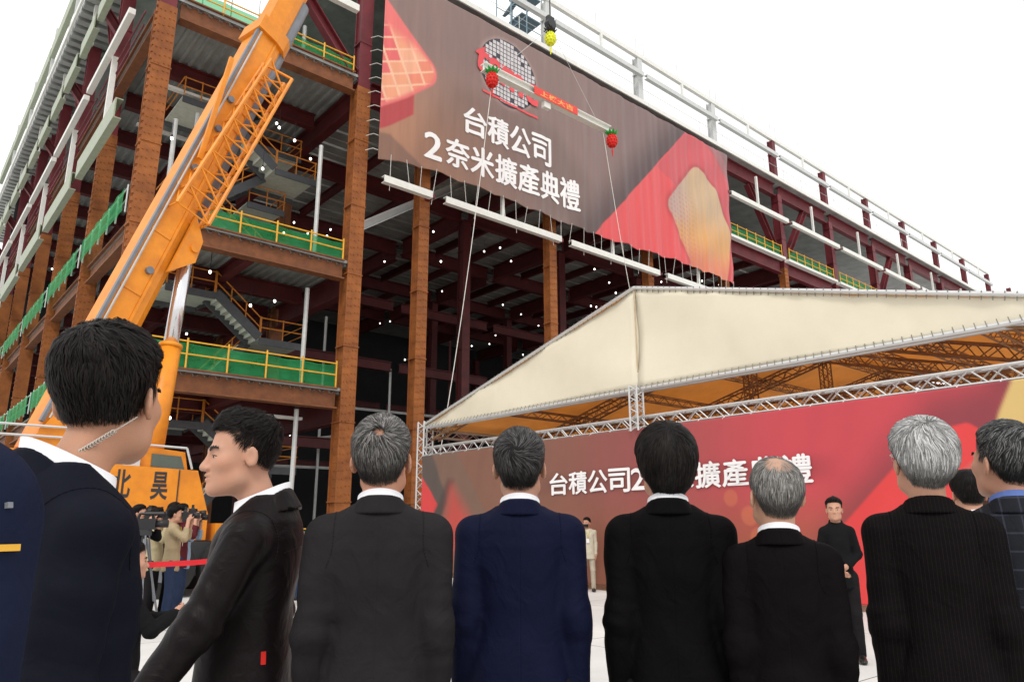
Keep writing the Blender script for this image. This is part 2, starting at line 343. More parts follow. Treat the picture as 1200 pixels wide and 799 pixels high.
# safety nets and guard rails
def guard(p0, p1, z, h=1.15, net=True, inset=0.0, mat=YEL, wav=.05, posts=5):
    p0, p1 = np.array(p0, float), np.array(p1, float); d = p1-p0; L = np.linalg.norm(d); d /= L; nrm = np.array((d[1], -d[0], 0.))
    for hh in (h, h*.52): MB().tube(p0+(0,0,z+hh), p1+(0,0,z+hh), .032, 6).build('guard_rail', mat, B)
    for k in range(posts+1):
        q = p0+d*L*k/posts; MB().tube(q+(0,0,z), q+(0,0,z+h+.12), .036, 6).build('guard_post', mat, B)
    if net:
        n = 28; v = []; f = []
        for k in range(n+1):
            t = k/n; q = p0+d*L*t-nrm*.09
            for r in range(5):
                o = wav*math.sin(9*t+1.7*r+p0[0])*(.4+.3*r)*.6+.03*math.sin(31*t+r)
                v.append(q-nrm*(abs(o))+(0, 0, z+.02+(h-.05)*r/4-(.05*abs(math.sin(t*posts*math.pi)) if r == 4 else 0)))
        for k in range(n):
            for r in range(4): f.append((k*5+r, (k+1)*5+r, (k+1)*5+r+1, k*5+r+1))
        MB().add(v, f).build('safety_net', NET, B, True)
for z, h in ((Z1, 1.02), (Z2, .85), (Z3, .75)):
    guard((6.7, YF-.3, 0), (14.35, YF-.3, 0), z, h)
    for j in range(5 if z < 20 else 0): guard((5.70, CY[j]+.45, 0), (5.70, CY[j+1]-.45, 0), z, 1.0, True, mat=GREYM, posts=5, wav=.04)
for i in range(5, 9): guard((CX[i]+.6, YF-.35, 0), (CX[i+1]-.6, YF-.35, 0), Z3, 1.1, posts=6)
for i in range(2, 12): MB().box((CX[i]-.2, YF-.72, Z3-.22), (CX[i+1]-.7, YF-.30, Z3-.02)).build('deck_edge', WHITE, B)
for p0, p1 in (((6.6, YF-.2), (14.4, YF-.2)),): guard((p0[0], p0[1], 0), (p1[0], p1[1], 0), .05, 1.3)
# temporary poles
for x, y, z0, z1 in ((13.5, 29.2, Z2, 18.6), (13.3, 29.2, Z1, 11.6), (13.1, 29.0, .05, 6.2), (12.7, 30.2, Z3, 25.2), (7.6, 31, Z2, 18.5), (8.6, 31.5, Z2, 19.4)):
    MB().tube((x, y, z0), (x, y, z1), .10, 8).box((x-.2, y-.2, z0), (x+.2, y+.2, z0+.12)).build('pole', GREYM, B, False)
for x0, y0, z, x1, y1 in ((7.0, 32.2, 20.6, 10.2, 32.2), (7.2, 36.5, 20.6, 10.0, 36.5), (7, 38, 14.8, 10, 38), (11.8, 29.6, Z1-1.25, 13.6, 29.6)):
    MB().bar((x0, y0, z), (x1, y1, z), .25, .12).build('cable_tray', WHITE, B)
# pale grey diagonal duct seen under the banner
MB().ibeam((15.4, 29.5, 15.0), (23.5, 31.5, 20.8), .45, .4, .05).build('brace', GREYM, B)
MB().tube((15.6, 46, 6.0), (28, 46, 8.2), .12, 6).build('pipe', GREYM, B)
# --- stairs
def flight(x0, z0, x1, z1, ya, yb):
    n = 9; m = MB()
    for k in range(n):
        xa, xb = x0+(x1-x0)*k/n, x0+(x1-x0)*(k+1)/n; za, zb = z0+(z1-z0)*k/n, z0+(z1-z0)*(k+1)/n
        m.box((min(xa, xb), ya, zb-.05), (max(xa, xb), yb, zb)); m.box((xa-.02, ya, za-.05), (xa+.02, yb, zb-.05))
    s = m.build('stair_flight', STAIRM, B)
    for y in (ya-.05, yb+.05): MB().bar((x0, y, z0+.02), (x1, y, z1+.02), .05, .42).build('stringer', STAIRD, s)
    for y in (ya-.05,):
        for h in (.95, .5): MB().tube((x0, y, z0+h), (x1, y, z1+h), .03, 5).build('handrail', ORR, s)
        for k in range(4):
            t = k/3; x, z = x0+(x1-x0)*t, z0+(z1-z0)*t; MB().tube((x, y, z), (x, y, z+1), .03, 5).build('handrail_post', ORR, s)
def landing(x0, x1, ya, yb, z, end):
    m = MB().box((x0, ya, z-.06), (x1, yb, z)); s = m.build('stair_landing', STAIRM, B)
    for y in (ya-.04, yb+.04): MB().box((x0, y-.03, z-.30), (x1, y+.03, z+.02)).build('stringer', STAIRD, s)
    for h in (.95, .5):
        MB().tube((x0, ya-.04, z+h), (x1, ya-.04, z+h), .03, 5).tube((end, ya-.04, z+h), (end, yb, z+h), .03, 5).build('handrail', ORR, s)
    for x in (x0+.05, (x0+x1)/2, x1-.05): MB().tube((x, ya-.04, z), (x, ya-.04, z+1), .03, 5).build('handrail_post', ORR, s)
YA, YM, YC = 32.0, 33.3, 34.6
for zb in (Z1-5.75, Z1):
    landing(12.4, 14.6, YA, YC, zb+2.6, 14.6); landing(8.2, 10.3, YA, YC, zb+4.3, 8.2)
    flight(12.4, zb+2.6, 10.3, zb+4.3, YA, YM-.1); flight(10.3, zb+.05, 12.4, zb+2.6, YM+.1, YC); flight(10.3, zb+4.3, 12.6, zb+5.7, YM+.1, YC)
landing(8.0, 9.4, YA, YC, 15.7, 8.0); landing(12.5, 14.6, YA, YC, 18.2, 14.6); landing(8.0, 9.6, YA, YC, 20.3, 8.0)
flight(13.0, Z2, 9.4, 15.7, YA, YM-.1); flight(9.4, 15.7, 12.5, 18.2, YM+.1, YC); flight(12.5, 18.2, 9.6, 20.3, YA, YM-.1); flight(9.6, 20.3, 12.4, 22.2, YM+.1, YC)
landing(12.2, 14.4, YM+.2, YC+1.4, 20.0, 14.4); landing(12.0, 13.9, YM+.6, YC+1.2, 17.0, 13.9)
# scaffolding wires seen against the sky on the open upper storey
for k in range(5):
    MB().tube((7.4+k*1.4, 33.6, Z3), (7.4+k*1.4, 33.6, ZR-2+.3*k), .025, 4).build('scaffold_tube', GREYM, B)
for z in (23.6, 24.8, 26.0): MB().tube((6.8, 33.6, z), (14, 33.6, z+.2), .025, 4).build('scaffold_tube', GREYM, B)
v = []; f = []
for i in range(15):
    for j in range(9):
        v.append((6.8+.5*i, 33+.9*j, Z3+1.6+1.1*math.sin(i/14*math.pi)*math.sin(j/8*math.pi)+.15*math.sin(3*i+2*j)))
for i in range(14):
    for j in range(8): f.append((i*9+j, (i+1)*9+j, (i+1)*9+j+1, i*9+j+1))
MB().add(v, f).build('safety_net', NET, B, True)
# roof safety line over the banner
for i in range(1, 9):
    x0, x1 = CX[i], CX[i+1]
    MB().tube((x0, YF-.85, ZR+.75), (x1, YF-.85, ZR+.75), .018, 4).build('life_line', GREYM, B)
    for q in (0, .33, .66): MB().tube((x0+(x1-x0)*q, YF-.85, ZR), (x0+(x1-x0)*q, YF-.85, ZR+.85), .022, 4).build('life_line_post', GREYM, B)
# ---------------------------------------------------------------- scaffold stair tower on the roof
S = root('scaffold_stair_tower', (30.8, 34.8, ZR), 'blue grey scaffold stair tower standing on the roof behind the banner', 'scaffold')
SBL = M('scaffold_blue_steel', (.20,.28,.33), .5, .2, .2); SPL = M('scaffold_platform', (.12,.17,.20), .6, .1)
for x in (29.3, 30.8, 32.3):
    for y in (34, 35.6): MB().tube((x, y, ZR-.02), (x, y, 44), .045, 6).build('standard', SBL, S)
for k in range(8):
    z = ZR+.4+1.9*k
    MB().box((30.4, 34.05, z), (32.25, 35.5, z+.10)).build('platform', SPL, S)
    for y in (34, 35.6): MB().tube((29.3, y, z+.9), (32.3, y, z+.9), .03, 5).build('ledger', SBL, S)
    MB().tube((29.3, 34, z), (30.8, 34, z+1.9), .025, 5).build('diagonal_brace', SBL, S)
    m = MB()
    for q in range(7): m.box((29.5+.14*q, 34.3, z+.25*q), (29.75+.14*q, 35.2, z+.25*q+.04))
    m.build('steps', SPL, S)
# ---------------------------------------------------------------- work lamps
BULB = M('lamp_glow', (1., .97, .9), .5, var=.0, emit=5.)
bm_ = MB().ball((0, 0, 0), (.06, .06, .07), 8, 6)
sk_ = MB().tube((0, 0, .06), (0, 0, .18), .035, 6).tube((0, 0, .18), (0, 0, .9), .012, 4)
lamp0 = tag(bm_.build('work_lamp', BULB, None, True), 'small glowing white work lamp hanging under the dark steel decks', 'lamp', 'work lamps strung through the building')
spots = [(9.5, 30.5, Z3-1.7), (12.2, 31.5, Z3-2.0), (9.2, 29.5, Z2-1.4), (12.6, 31, Z2-1.6), (11.3, 30.4, Z2-2.2), (8.7, 31, Z1-1.5), (13.0, 30.4, Z1-1.6), (14.0, 31.4, 19.0), (11.6, 29.6, 19.0), (7.4, 30.5, 17.3), (7.9, 33, 15.4), (12.2, 29.2, 18.4), (13.6, 33, 15.5), (10.9, 29.3, 16.6)]
for k in range(64):
    spots.append((RNG.uniform(17, 52), RNG.uniform(30, 62), RNG.choice([Z3-1.9, Z3-2.2, 17.5, 13.5, 10.0, 6.5], p=[.3, .25, .15, .12, .1, .08])+RNG.uniform(-.3, .3)))
for k in range(10): spots.append((RNG.uniform(7, 13), RNG.uniform(36, 66), RNG.choice([5.6, 11.4, 19.2])))
for k, p in enumerate(spots):
    o = lamp0 if k == 0 else lamp0.copy()
    if k: COL.objects.link(o)
    o.location = p
    if k == 0: sock0 = sk_.build('socket', DARKW, o, False, True)
    else:
        q = sock0.copy(); COL.objects.link(q); q.parent = o
# ================================================================ BIG BANNER ON THE FACADE
def ss(a, b, x): t = np.clip((x-a)/(b-a), 0, 1); return t*t*(3-2*t)
def paint(me, cols):
    ca = me.color_attributes.new('Col', 'FLOAT_COLOR', 'POINT'); ca.data.foreach_set('color', np.hstack([cols, np.ones((len(cols), 1))]).astype(np.float32).ravel())
def sdpoly(px, pz, poly):
    """signed distance to a polygon (negative inside)"""
    d = np.full(px.shape, 1e9); s = np.ones(px.shape); n = len(poly)
    for i in range(n):
        ax, az = poly[i]; bx, bz = poly[i-1]; ex, ez = bx-ax, bz-az; wx, wz = px-ax, pz-az
        t = np.clip((wx*ex+wz*ez)/(ex*ex+ez*ez), 0, 1); d = np.minimum(d, (wx-ex*t)**2+(wz-ez*t)**2)
        c1, c2, c3 = pz >= az, pz < bz, ex*wz > ez*wx
        s = np.where((c1 & c2 & c3) | (~c1 & ~c2 & ~c3), -s, s)
    return s*np.sqrt(d)
def lay(c, col, mask): return c*(1-mask[..., None])+np.array(col)*mask[..., None]
BX0, BX1, BZ0, BZ1 = 15.5, 45.05, 18.15, 28.45
def fold(x, z):
    t = (BZ1-z)/(BZ1-BZ0); q = x*1.0+.35*t*np.sin(x*.5)
    a = .10*np.sin(1.9*q+1.2*np.sin(.37*x))+.07*np.sin(4.3*q+2*np.sin(.6*x)+.6*t)+.04*np.sin(9.1*q+1.5*t)
    g = .25+.45*ss(22, 30, x); dia = .05*np.sin((x*.8-z*1.3)*1.6)*ss(36, 42, x)
    return 27.45+(a*g*(.35+.65*t)+dia)*.9
nx, nz_ = 520, 180
gx, gz = np.meshgrid(np.linspace(BX0, BX1, nx), np.linspace(0, 1, nz_), indexing='ij')
zb = BZ0+.12*np.abs(np.sin((gx-BX0)*1.35))+.12*np.sin((gx-BX0)*.33)-.25*ss(18, 15.5, gx)
zt = BZ1-.25*ss(20, 15.5, gx)-.03*np.abs(np.sin((gx-BX0)*1.1)); GZ = zb+(zt-zb)*gz; GXs = gx+(-.35*(gx > 40)*(1-gz)*ss(40, 45, gx))
c = np.zeros(gx.shape+(3,)); tt = (GZ-BZ0)/10.3
c[:] = (.235, .155, .138); c = lay(c, (.40, .195, .115), ss(27, 15, gx)*ss(.75, .1, tt)); c = lay(c, (.19, .125, .122), ss(26, 36, gx)*.8)
# left: red and pink photo panel with rounded tip
tri = sdpoly(gx, GZ, [(14.2, 26.6), (17.75, 23.6), (16.4, 22.4), (14.0, 20.6)])-.85; dk = sdpoly(gx, GZ, [(14.5, 21.6), (17.2, 23.4), (17.2, 21.0), (15.9, 19.9), (14.5, 19.0)])-.15
c = lay(c, (.42, .055, .06), ss(.06, -.06, dk)); c = lay(c, (.72, .16, .15), ss(.12, -.02, tri))
cu_, cv_ = gx*.87+GZ*.42, -gx*.42+GZ*.87; cell = (np.floor(cu_*1.15).astype(int)*7+np.floor(cv_*.85+.5*(np.floor(cu_*1.15) % 2)).astype(int)*13) % 5
pal = np.array([(.70,.13,.13),(.74,.25,.15),(.78,.36,.20),(.66,.10,.12),(.80,.42,.26)])[cell]
ln = np.minimum(np.abs(cu_*1.15-np.round(cu_*1.15)), np.abs(cv_*1.7-np.round(cv_*1.7))); pal = pal*(1-ss(.10, .04, ln)[..., None])+np.array((.84, .55, .36))*ss(.10, .04, ln)[..., None]; mm = .85*ss(.0, -.25, tri)*ss(25.6, 24.6, GZ+.25*(gx-15.5)); c = c*(1-mm[..., None])+pal*mm[..., None]
band = sdpoly(gx, GZ, [(15.0, 19.2), (16.1, 19.4), (18.6, 18.0), (17.0, 17.5), (15, 17.6)]); c = lay(c, (.12, .075, .065), ss(.1, -.1, band)*.6)
# right: coral triangle, darker shadow edge, gold rounded photo
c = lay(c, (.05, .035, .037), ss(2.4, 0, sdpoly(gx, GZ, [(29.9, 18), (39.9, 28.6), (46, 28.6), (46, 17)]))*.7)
tr2 = sdpoly(gx, GZ, [(29.9, 17.9), (39.9, 28.45), (42.2, 28.6), (46, 25.5), (46, 17), (30, 17)])
c = lay(c, (.66, .085, .09), ss(.05, -.05, tr2)); c = lay(c, (.50, .085, .10), ss(.05, -.05, sdpoly(gx, GZ, [(39.9, 28.45), (43.8, 28.6), (46, 26), (46, 20), (36.5, 24.7)]))*.8)
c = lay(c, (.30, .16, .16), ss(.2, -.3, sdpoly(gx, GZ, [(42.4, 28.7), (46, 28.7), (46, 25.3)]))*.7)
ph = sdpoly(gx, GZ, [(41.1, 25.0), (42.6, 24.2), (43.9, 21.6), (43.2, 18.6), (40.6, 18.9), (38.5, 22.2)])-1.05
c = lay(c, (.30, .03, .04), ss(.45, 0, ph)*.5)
gold = np.zeros_like(c); gold[:] = (.52, .36, .22); gold = lay(gold, (.62, .32, .12), ss(23.5, 20.5, GZ)); gold = lay(gold, (.62, .16, .11), ss(20.8, 18.4, GZ)*.8)
gold = lay(gold, (.40, .30, .27), ss(40.5, 38, gx)*ss(20.5, 22, GZ)*.8)
strk = (np.sin((gx*1.2+GZ)*9)*np.sin((gx-GZ*1.3)*7) > .2)*ss(41.2, 39, gx)*ss(24.2, 23.2, GZ)*.5; gold = lay(gold, (.45, .15, .16), strk)
ph_m = ss(.05, -.05, ph); c = c*(1-ph_m[..., None])+gold*ph_m[..., None]
# soft white halo behind the round emblem
hal = np.hypot((gx-23.45)/1.0, (GZ-25.85)/1.0); c = lay(c, (.55, .40, .36), ss(2.35, 1.7, hal)*.8)
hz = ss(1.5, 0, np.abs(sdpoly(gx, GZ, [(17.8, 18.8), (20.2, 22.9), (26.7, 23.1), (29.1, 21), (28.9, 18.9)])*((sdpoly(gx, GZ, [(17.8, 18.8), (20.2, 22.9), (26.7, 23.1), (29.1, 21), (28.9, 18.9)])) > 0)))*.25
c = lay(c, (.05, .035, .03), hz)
V = np.stack([GXs, fold(gx, GZ), GZ], -1).reshape(-1, 3)
idx = lambda i, j: i*nz_+j
F = [(idx(i,j), idx(i+1,j), idx(i+1,j+1), idx(i,j+1)) for i in range(nx-1) for j in range(nz_-1)]
BAN = root('facade_banner', (30.2, 27.3, 18.1), 'huge wrinkled brown and coral banner with white lettering hung across the building', 'banner')
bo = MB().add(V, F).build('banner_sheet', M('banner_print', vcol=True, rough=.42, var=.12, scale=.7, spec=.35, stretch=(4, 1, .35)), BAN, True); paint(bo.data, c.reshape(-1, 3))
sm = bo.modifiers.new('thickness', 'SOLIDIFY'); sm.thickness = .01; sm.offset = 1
WPR = M('white_print', (.82,.80,.80), .45, var=.05, scale=1); RPR = M('red_print', (.70,.07,.08), .45, var=.1, scale=1); KPR = M('dark_grid_print', (.05,.045,.06), .5)
def bprint(name, v, f, mat, off=.035):
    v3 = np.stack([v[:, 0], fold(v[:, 0], v[:, 1])-off-(v[:, 2] if v.shape[1] > 2 else 0), v[:, 1]], -1)
    return MB().add(v3, f).build(name, mat, BAN)
def dense(v, f, q):       # cut long faces so that print follows the folds
    import bmesh
    bm = bmesh.new(); bv = [bm.verts.new((a, b, 0)) for a, b in v[:, :2]]
    for p in f:
        try: bm.faces.new([bv[i] for i in p])
        except ValueError: pass
    for x in np.arange(v[:, 0].min(), v[:, 0].max(), q):
        bmesh.ops.bisect_plane(bm, geom=bm.verts[:]+bm.edges[:]+bm.faces[:], plane_co=(x, 0, 0), plane_no=(1, 0, 0))
    bm.verts.index_update(); V = np.array([w_.co[:2] for w_ in bm.verts]); Fs = [tuple(w_.index for w_ in p.verts) for p in bm.faces]; bm.free(); return V, Fs
def stack(v, f, q):         # heavier strokes: the glyph laid down several times, a little apart
    o = []; F_ = []
    for k, (a, b) in enumerate(((0, 0), (q, 0), (-q, 0), (0, q*.7), (0, -q*.7))):
        w_ = np.hstack([v[:, :2]+(a, b), np.full((len(v), 1), k*.002)]); F_ += [tuple(i+len(v)*k for i in p) for p in f]; o.append(w_)
    return np.vstack(o), F_
def words(s, x0, x1, zlo, zhi, mat, bold, size=1.0):
    """one mesh per character; the line climbs from zlo=(left,right) to zhi"""
    n = len(s); wch = (x1-x0)/n; bold = 0
    for k, ch in enumerate(s):
        v, f = text_geo(ch, 1.0, bold); a = x0+wch*k; t0, t1 = (k+.05)/n, (k+.95)/n
        v = fit(v, a+.04*wch, a+.95*wch, 0, 1); t = (v[:, 0]-x0)/(x1-x0)
        lo = zlo[0]+(zlo[1]-zlo[0])*t; hi = zhi[0]+(zhi[1]-zhi[0])*t; v[:, 1] = lo+(hi-lo)*v[:, 1]
        v, f = dense(*stack(v, f, .045), .22) if False else stack(*dense(v, f, .22), .05); bprint('printed_character', v, f, mat)
words('台積公司', 20.35, 26.7, (21.2, 21.2), (22.7, 22.95), WPR, .028)
words('2', 18.0, 19.05, (18.95, 18.95), (20.3, 20.35), WPR, .03)
words('奈米擴產典禮', 19.25, 28.9, (19.0, 19.1), (20.5, 21.0), WPR, .028)
# round chip-wafer emblem: white dies on a dark grid with red lettering across
g = .26
dies = []; darks = []
for i in range(-8, 9):
    for j in range(-8, 9):
        x, z = i*g, j*g
        if math.hypot(x, z) < 1.95 and not (-.12 < z+.18*x < .30 and False):
            q = ((23.45+x-.108), (25.85+z-.108)); (darks if (i*7+j*11+i*j) % 17 == 3 else dies).append(q)
def cells(lst, s):
    v = []; f = []
    for k, (x, z) in enumerate(lst): v += [(x, z), (x+s, z), (x+s, z+s), (x, z+s)]; f.append((4*k, 4*k+1, 4*k+2, 4*k+3))
    return np.array(v), f
an = np.linspace(0, 2*math.pi, 40, endpoint=False); dv = np.stack([23.45+2.05*np.cos(an), 25.85+2.05*np.sin(an)], -1)
v, f = dense(dv, [tuple(range(40))], .3); bprint('printed_wafer_disc', v, f, KPR, .02)
v, f = cells(dies, .215); tag(bprint('printed_wafer_dies', v, f, M('wafer_die_print', (.58,.55,.56), .5, var=.12, scale=2), .045), kind='stuff')
v, f = text_geo('tsmc', 1.0, .03, .15); v = fit(v, 21.1, 25.7, 25.05, 26.75); v[:, 1] += (v[:, 0]-21.1)*-.14+.1; v, f = dense(v, f, .25); bprint('printed_logo_letters', v, f, RPR, .09)
v = np.array([(21.6, 24.0), (25.6, 23.85), (25.6, 23.98), (21.6, 24.13)]); v, f = dense(v, [(0, 1, 2, 3)], .3); bprint('printed_underline', v, f, RPR, .05)
ROPE = M('white_rope', (.65,.64,.6), .8)
for k, x in enumerate(np.arange(16.2, 44.6, .86)):
    zz = BZ0+.12*abs(math.sin((x-BX0)*1.35))+.12*math.sin((x-BX0)*.33); yy = float(fold(np.array(x), np.array(zz)))
    MB().tube((x, yy-.02, zz+.1), (x+.25*math.sin(k*1.7), 27.48, 16.95-.4*(k % 3 == 0)), .014, 4).build('tie_rope', ROPE, BAN)
for z in np.arange(18.4, 24.5, .75): MB().path([(15.52, 27.5, z), (15.3, 27.6, z+.06), (15.05, 27.85, z-.03)], .02, 4).build('tie_rope', ROPE, BAN)
# ================================================================ LIFTED BEAM
LB = root('hoisted_beam', (21.4, 22, 20.5), 'white ceremonial steel beam with red sign hoisted in front of the banner', 'beam')
MB().ibeam((17.35, 22, 20.72), (25.45, 22, 20.72), .34, .36, .04).build('beam_body', WHITE, LB)
MB().box((20.2, 21.80, 20.52), (23.0, 21.825, 20.92)).build('red_sign', M('sign_red', (.72,.05,.035), .5, var=.05), LB)
v, f = text_geo('上樑大吉', 1, .02); v = fit(v, 20.55, 22.7, 20.58, 20.86); MB().add(np.stack([v[:, 0], np.full(len(v), 21.792), v[:, 1]], -1), f).build('sign_lettering', M('sign_gold', (.85,.42,.12), .5), LB)
for x in (18.2, 24.6): MB().tube((x, 22, 20.9), (21.46, 22, 24.7), .012, 4).build('sling', M('sling_wire', (.5,.5,.5), .5), LB)
MB().box((20.9, 21.9, 20.2), (21.3, 22.1, 20.49)).build('sling_lug', WHITE, LB)
LRED = M('lantern_red', (.62,.015,.008), .6, var=.25, scale=12); LGRN = M('lantern_green', (.01,.28,.03), .6); LYEL = M('lantern_yellow', (.72,.75,.03), .6, var=.2, scale=12)
def pineapple(x, y, z, body, label, leaf=True):
    L = root('pineapple_lantern', (x, y, z), label, 'lantern')
    m = MB().ball((x, y, z), (.25, .25, .34), 12, 9)
    for k in range(5):
        for q in range(10):
            th = -.9+.45*k; ph = (q+.5*(k % 2))*.628
            m.ball((x+.25*math.cos(th)*math.cos(ph), y+.25*math.cos(th)*math.sin(ph), z+.34*math.sin(th)), .055, 5, 4)
    m.build('lantern_body', body, L, True)
    m = MB()
    for q in range(9):
        ph = q*.698; m.prism([(x, y, z+.28), (x+.20*math.cos(ph-.45), y+.20*math.sin(ph-.45), z+.34), (x+.34*math.cos(ph), y+.34*math.sin(ph), z+.50), (x+.20*math.cos(ph+.45), y+.20*math.sin(ph+.45), z+.36)], (0, 0, .05))
    m.build('leaf_crown', LGRN if leaf else DARKW, L)
    MB().tube((x, y, z+.3), (x, y, z+.62), .02, 5).build('hanging_cord', ROPE, L)
    MB().tube((x, y, z-.34), (x, y, z-.55), .02, 5).tube((x, y, z-.5), (x, y, z-.85), .05, 6, .02).build('tassel', body if not leaf else LRED, L)
pineapple(17.62, 21.7, 20.05, LRED, 'red pineapple lantern hanging at the beam end before the round emblem')
pineapple(25.3, 21.7, 19.95, LRED, 'red pineapple lantern hanging at the beam end beside the plain brown cloth')
pineapple(21.46, 22, 24.1, LYEL, 'yellow green pineapple lantern hanging below the crane hook', False)
for p, a, lab in (((17.9, 22, 20.5), (13.8, 20.4, .6), 'tag line rope running from the emblem end of the beam down to the tent corner'), ((25.0, 22, 20.5), (25.6, 20.0, 6.2), 'tag line rope falling from the plain end of the beam behind the tent roof')):
    q = np.array(p); e = np.array(a); pts = [q+(e-q)*t+np.array((0, 0, -1.2*math.sin(math.pi*t))) for t in np.linspace(0, 1, 9)]
    tag(MB().path(pts, .015, 5).build('tag_line', ROPE), lab, 'rope')
# ================================================================ CRANE
CORG = M('crane_orange', (.62,.20,.012), .45, var=.1, scale=2.2, bump=.08, spec=.4, col2=(.84,.29,.013)); CGREY = M('crane_grey', (.17,.18,.20), .45, .1); CHROME = M('chrome_rod', (.72,.72,.74), .18, .9, .03); CDK = M('crane_dark', (.03,.03,.032), .5); TYRE = M('tyre_rubber', (.02,.02,.02), .85); GLS = M('dark_green_glass', (.05,.07,.045), .08, .0, .2, spec=.8)
K = root('mobile_crane', (2.5, 17.7, 0), 'orange telescopic mobile crane with raised boom and black characters on its side', 'crane')
Bp = np.array((2.72, 17.6, 3.12)); Tp = np.array((22.2, 22.0, 61.0)); bd = (Tp-Bp)/np.linalg.norm(Tp-Bp); bs = -np.cross(bd, (0, 0, 1)); bs /= np.linalg.norm(bs); bu = np.cross(bd, bs)
bl = np.linalg.norm(Tp-Bp)
def bpt(t, a=0., b=0.): return Bp+bd*t+bs*a+bu*b
def boomsec(t0, t1, wd, hh, name, mat):
    pro = [(-wd/2, hh/2), (wd/2, hh/2), (wd/2, -hh*.05), (wd*.42, -hh*.32), (wd*.2, -hh*.5), (-wd*.2, -hh*.5), (-wd*.42, -hh*.32), (-wd/2, -hh*.05)]
    v = [bpt(t, a, b) for t in (t0, t1) for a, b in pro]; n = len(pro)
    return MB().add(v, [tuple(range(n)), tuple(range(2*n-1, n-1, -1))]+[(k, n+k, n+(k+1) % n, (k+1) % n) for k in range(n)]).build(name, mat, K)
b0 = boomsec(-.3, 12.6, .80, .92, 'boom_section', CORG)
boomsec(12.5, 22, .70, .80, 'boom_section', CORG); boomsec(21.9, 36, .68, .8, 'boom_section', CORG); boomsec(35.8, bl, .56, .66, 'boom_section', CORG)
boomsec(12.25, 12.75, 1.0, 1.12, 'boom_collar', CORG); boomsec(21.7, 22.1, .95, 1.05, 'boom_collar', CORG)
MB().tube(bpt(6.2, 0, -.38), bpt(14.5, 0, -.36), .27, 14).build('boom_underside_tube', CGREY, K, True)
MB().tube(bpt(bl, 0, .0), bpt(bl, 0, -.9), .5, 10).build('boom_head', CORG, K)
MB().tube((21.46, 22, 58.8), (21.46, 22, 25.2), .035, 5).build('hoist_rope', CDK, K)
MB().box((21.26, 21.9, 24.55), (21.66, 22.1, 25.3)).tube((21.46, 21.85, 24.9), (21.46, 22.15, 24.9), .26, 10).build('hook_block', CDK, K)
# ribs, plates and cover strips on the boom flank
for t in (1.2, 2.4, 3.6, 5.2, 6.6): MB().bar(bpt(t, -.41, -.05), bpt(t, -.41, .44), .02, .09, bd).build('boom_rib', CORG, b0)
MB().bar(bpt(.2, -.36, .49), bpt(12.3, -.36, .49), .12, .07, bu).build('boom_cable_tray', CGREY, b0)
MB().tube(bpt(.3, -.45, .40), bpt(12.2, -.43, .40), .028, 6).build('boom_hose', M('hose_grey', (.45,.43,.40), .6), b0)
MB().bar(bpt(.3, -.40, -.10), bpt(12.3, -.40, -.10), .03, .06, bu).build('boom_strip', CORG, b0)
# stowed lattice jib on the camera side, under the boom
J = MB(); j0, j1 = 5.9, 11.4
def jp(t, k):
    s_ = (t-j0)/(j1-j0); hw = .44*(1-.15*s_); o = (-.56, -.10-.33*s_)
    return bpt(t, o[0]+(-.22 if k in (0, 1) else .22)*(1-.2*s_), o[1]+(hw if k in (1, 2) else -hw))
for k in range(4): J.tube(jp(j0, k), jp(j1, k), .05, 6)
n = 9
for q in range(n):
    t0, t1 = j0+(j1-j0)*q/n, j0+(j1-j0)*(q+1)/n
    for k in range(4): J.tube(jp(t0, k), jp(t1, (k+1) % 4), .028, 5); J.tube(jp(t0, k), jp(t0, (k+1) % 4), .024, 5)
J.tube(jp(j1, 0), jp(j1, 2), .04, 5)
J.build('lattice_jib', CORG, K)
MB().prism([bpt(4.4, -.5, -.30), bpt(6.1, -.5, -.30), bpt(5.6, -.5, -.72), bpt(5.0, -.5, -.78)], bs*.10).prism([bpt(4.4, .4, -.30), bpt(6.1, .4, -.30), bpt(5.6, .4, -.72), bpt(5.0, .4, -.78)], bs*.10).tube(bpt(5.3, -.56, -.60), bpt(5.3, .56, -.60), .11, 10).build('cylinder_bracket', CORG, K)
for t, a in ((7.2, .25), (8.6, .2), (9.6, .27), (4.2, .05)): MB().tube(bpt(t, -.50, a), bpt(t, -.39, a), .09, 8).build('jib_pin', CGREY, K)
MB().bar(bpt(7.4, -.60, .30), bpt(10.6, -.56, .78), .06, .12).build('jib_arm', CORG, K)
cf, ct = np.array((4.55, 17.35, 2.5)), bpt(5.3, -.2, -.60); cm = cf+(ct-cf)*.55
MB().tube(cf, cm, .235, 14).build('lift_cylinder_barrel', CORG, K, True); MB().tube(cm, ct, .165, 14).build('lift_cylinder_rod', CHROME, K, True)
MB().tube(cm-(ct-cf)*.012, cm+(ct-cf)*.004, .26, 14).build('lift_cylinder_gland', CORG, K, True)
# superstructure
MB().prism([(1.2, 16.9, 1.15), (5.75, 16.9, 1.15), (5.75, 16.9, 1.7), (5.45, 16.9, 2.62), (3.6, 16.9, 2.68), (1.2, 16.9, 2.68)], (0, .12, 0)).build('side_panel', CORG, K)
MB().prism([(1.2, 18.4, 1.15), (5.75, 18.4, 1.15), (5.75, 18.4, 1.7), (5.45, 18.4, 2.62), (1.2, 18.4, 2.68)], (0, .12, 0)).build('side_panel', CORG, K)
MB().box((5.055, 16.88, 1.2), (5.075, 16.899, 2.62)).build('panel_joint', CDK, K)
MB().box((1.0, 17.05, 1.2), (5.3, 18.38, 2.35)).build('turntable_frame', CORG, K)
MB().prism([(4.1, 17.1, 2.35), (5.35, 17.1, 2.35), (5.2, 17.1, 3.02), (4.55, 17.1, 3.08), (4.1, 17.1, 3.05)], (0, 1.1, 0)).build('cab', CORG, K)
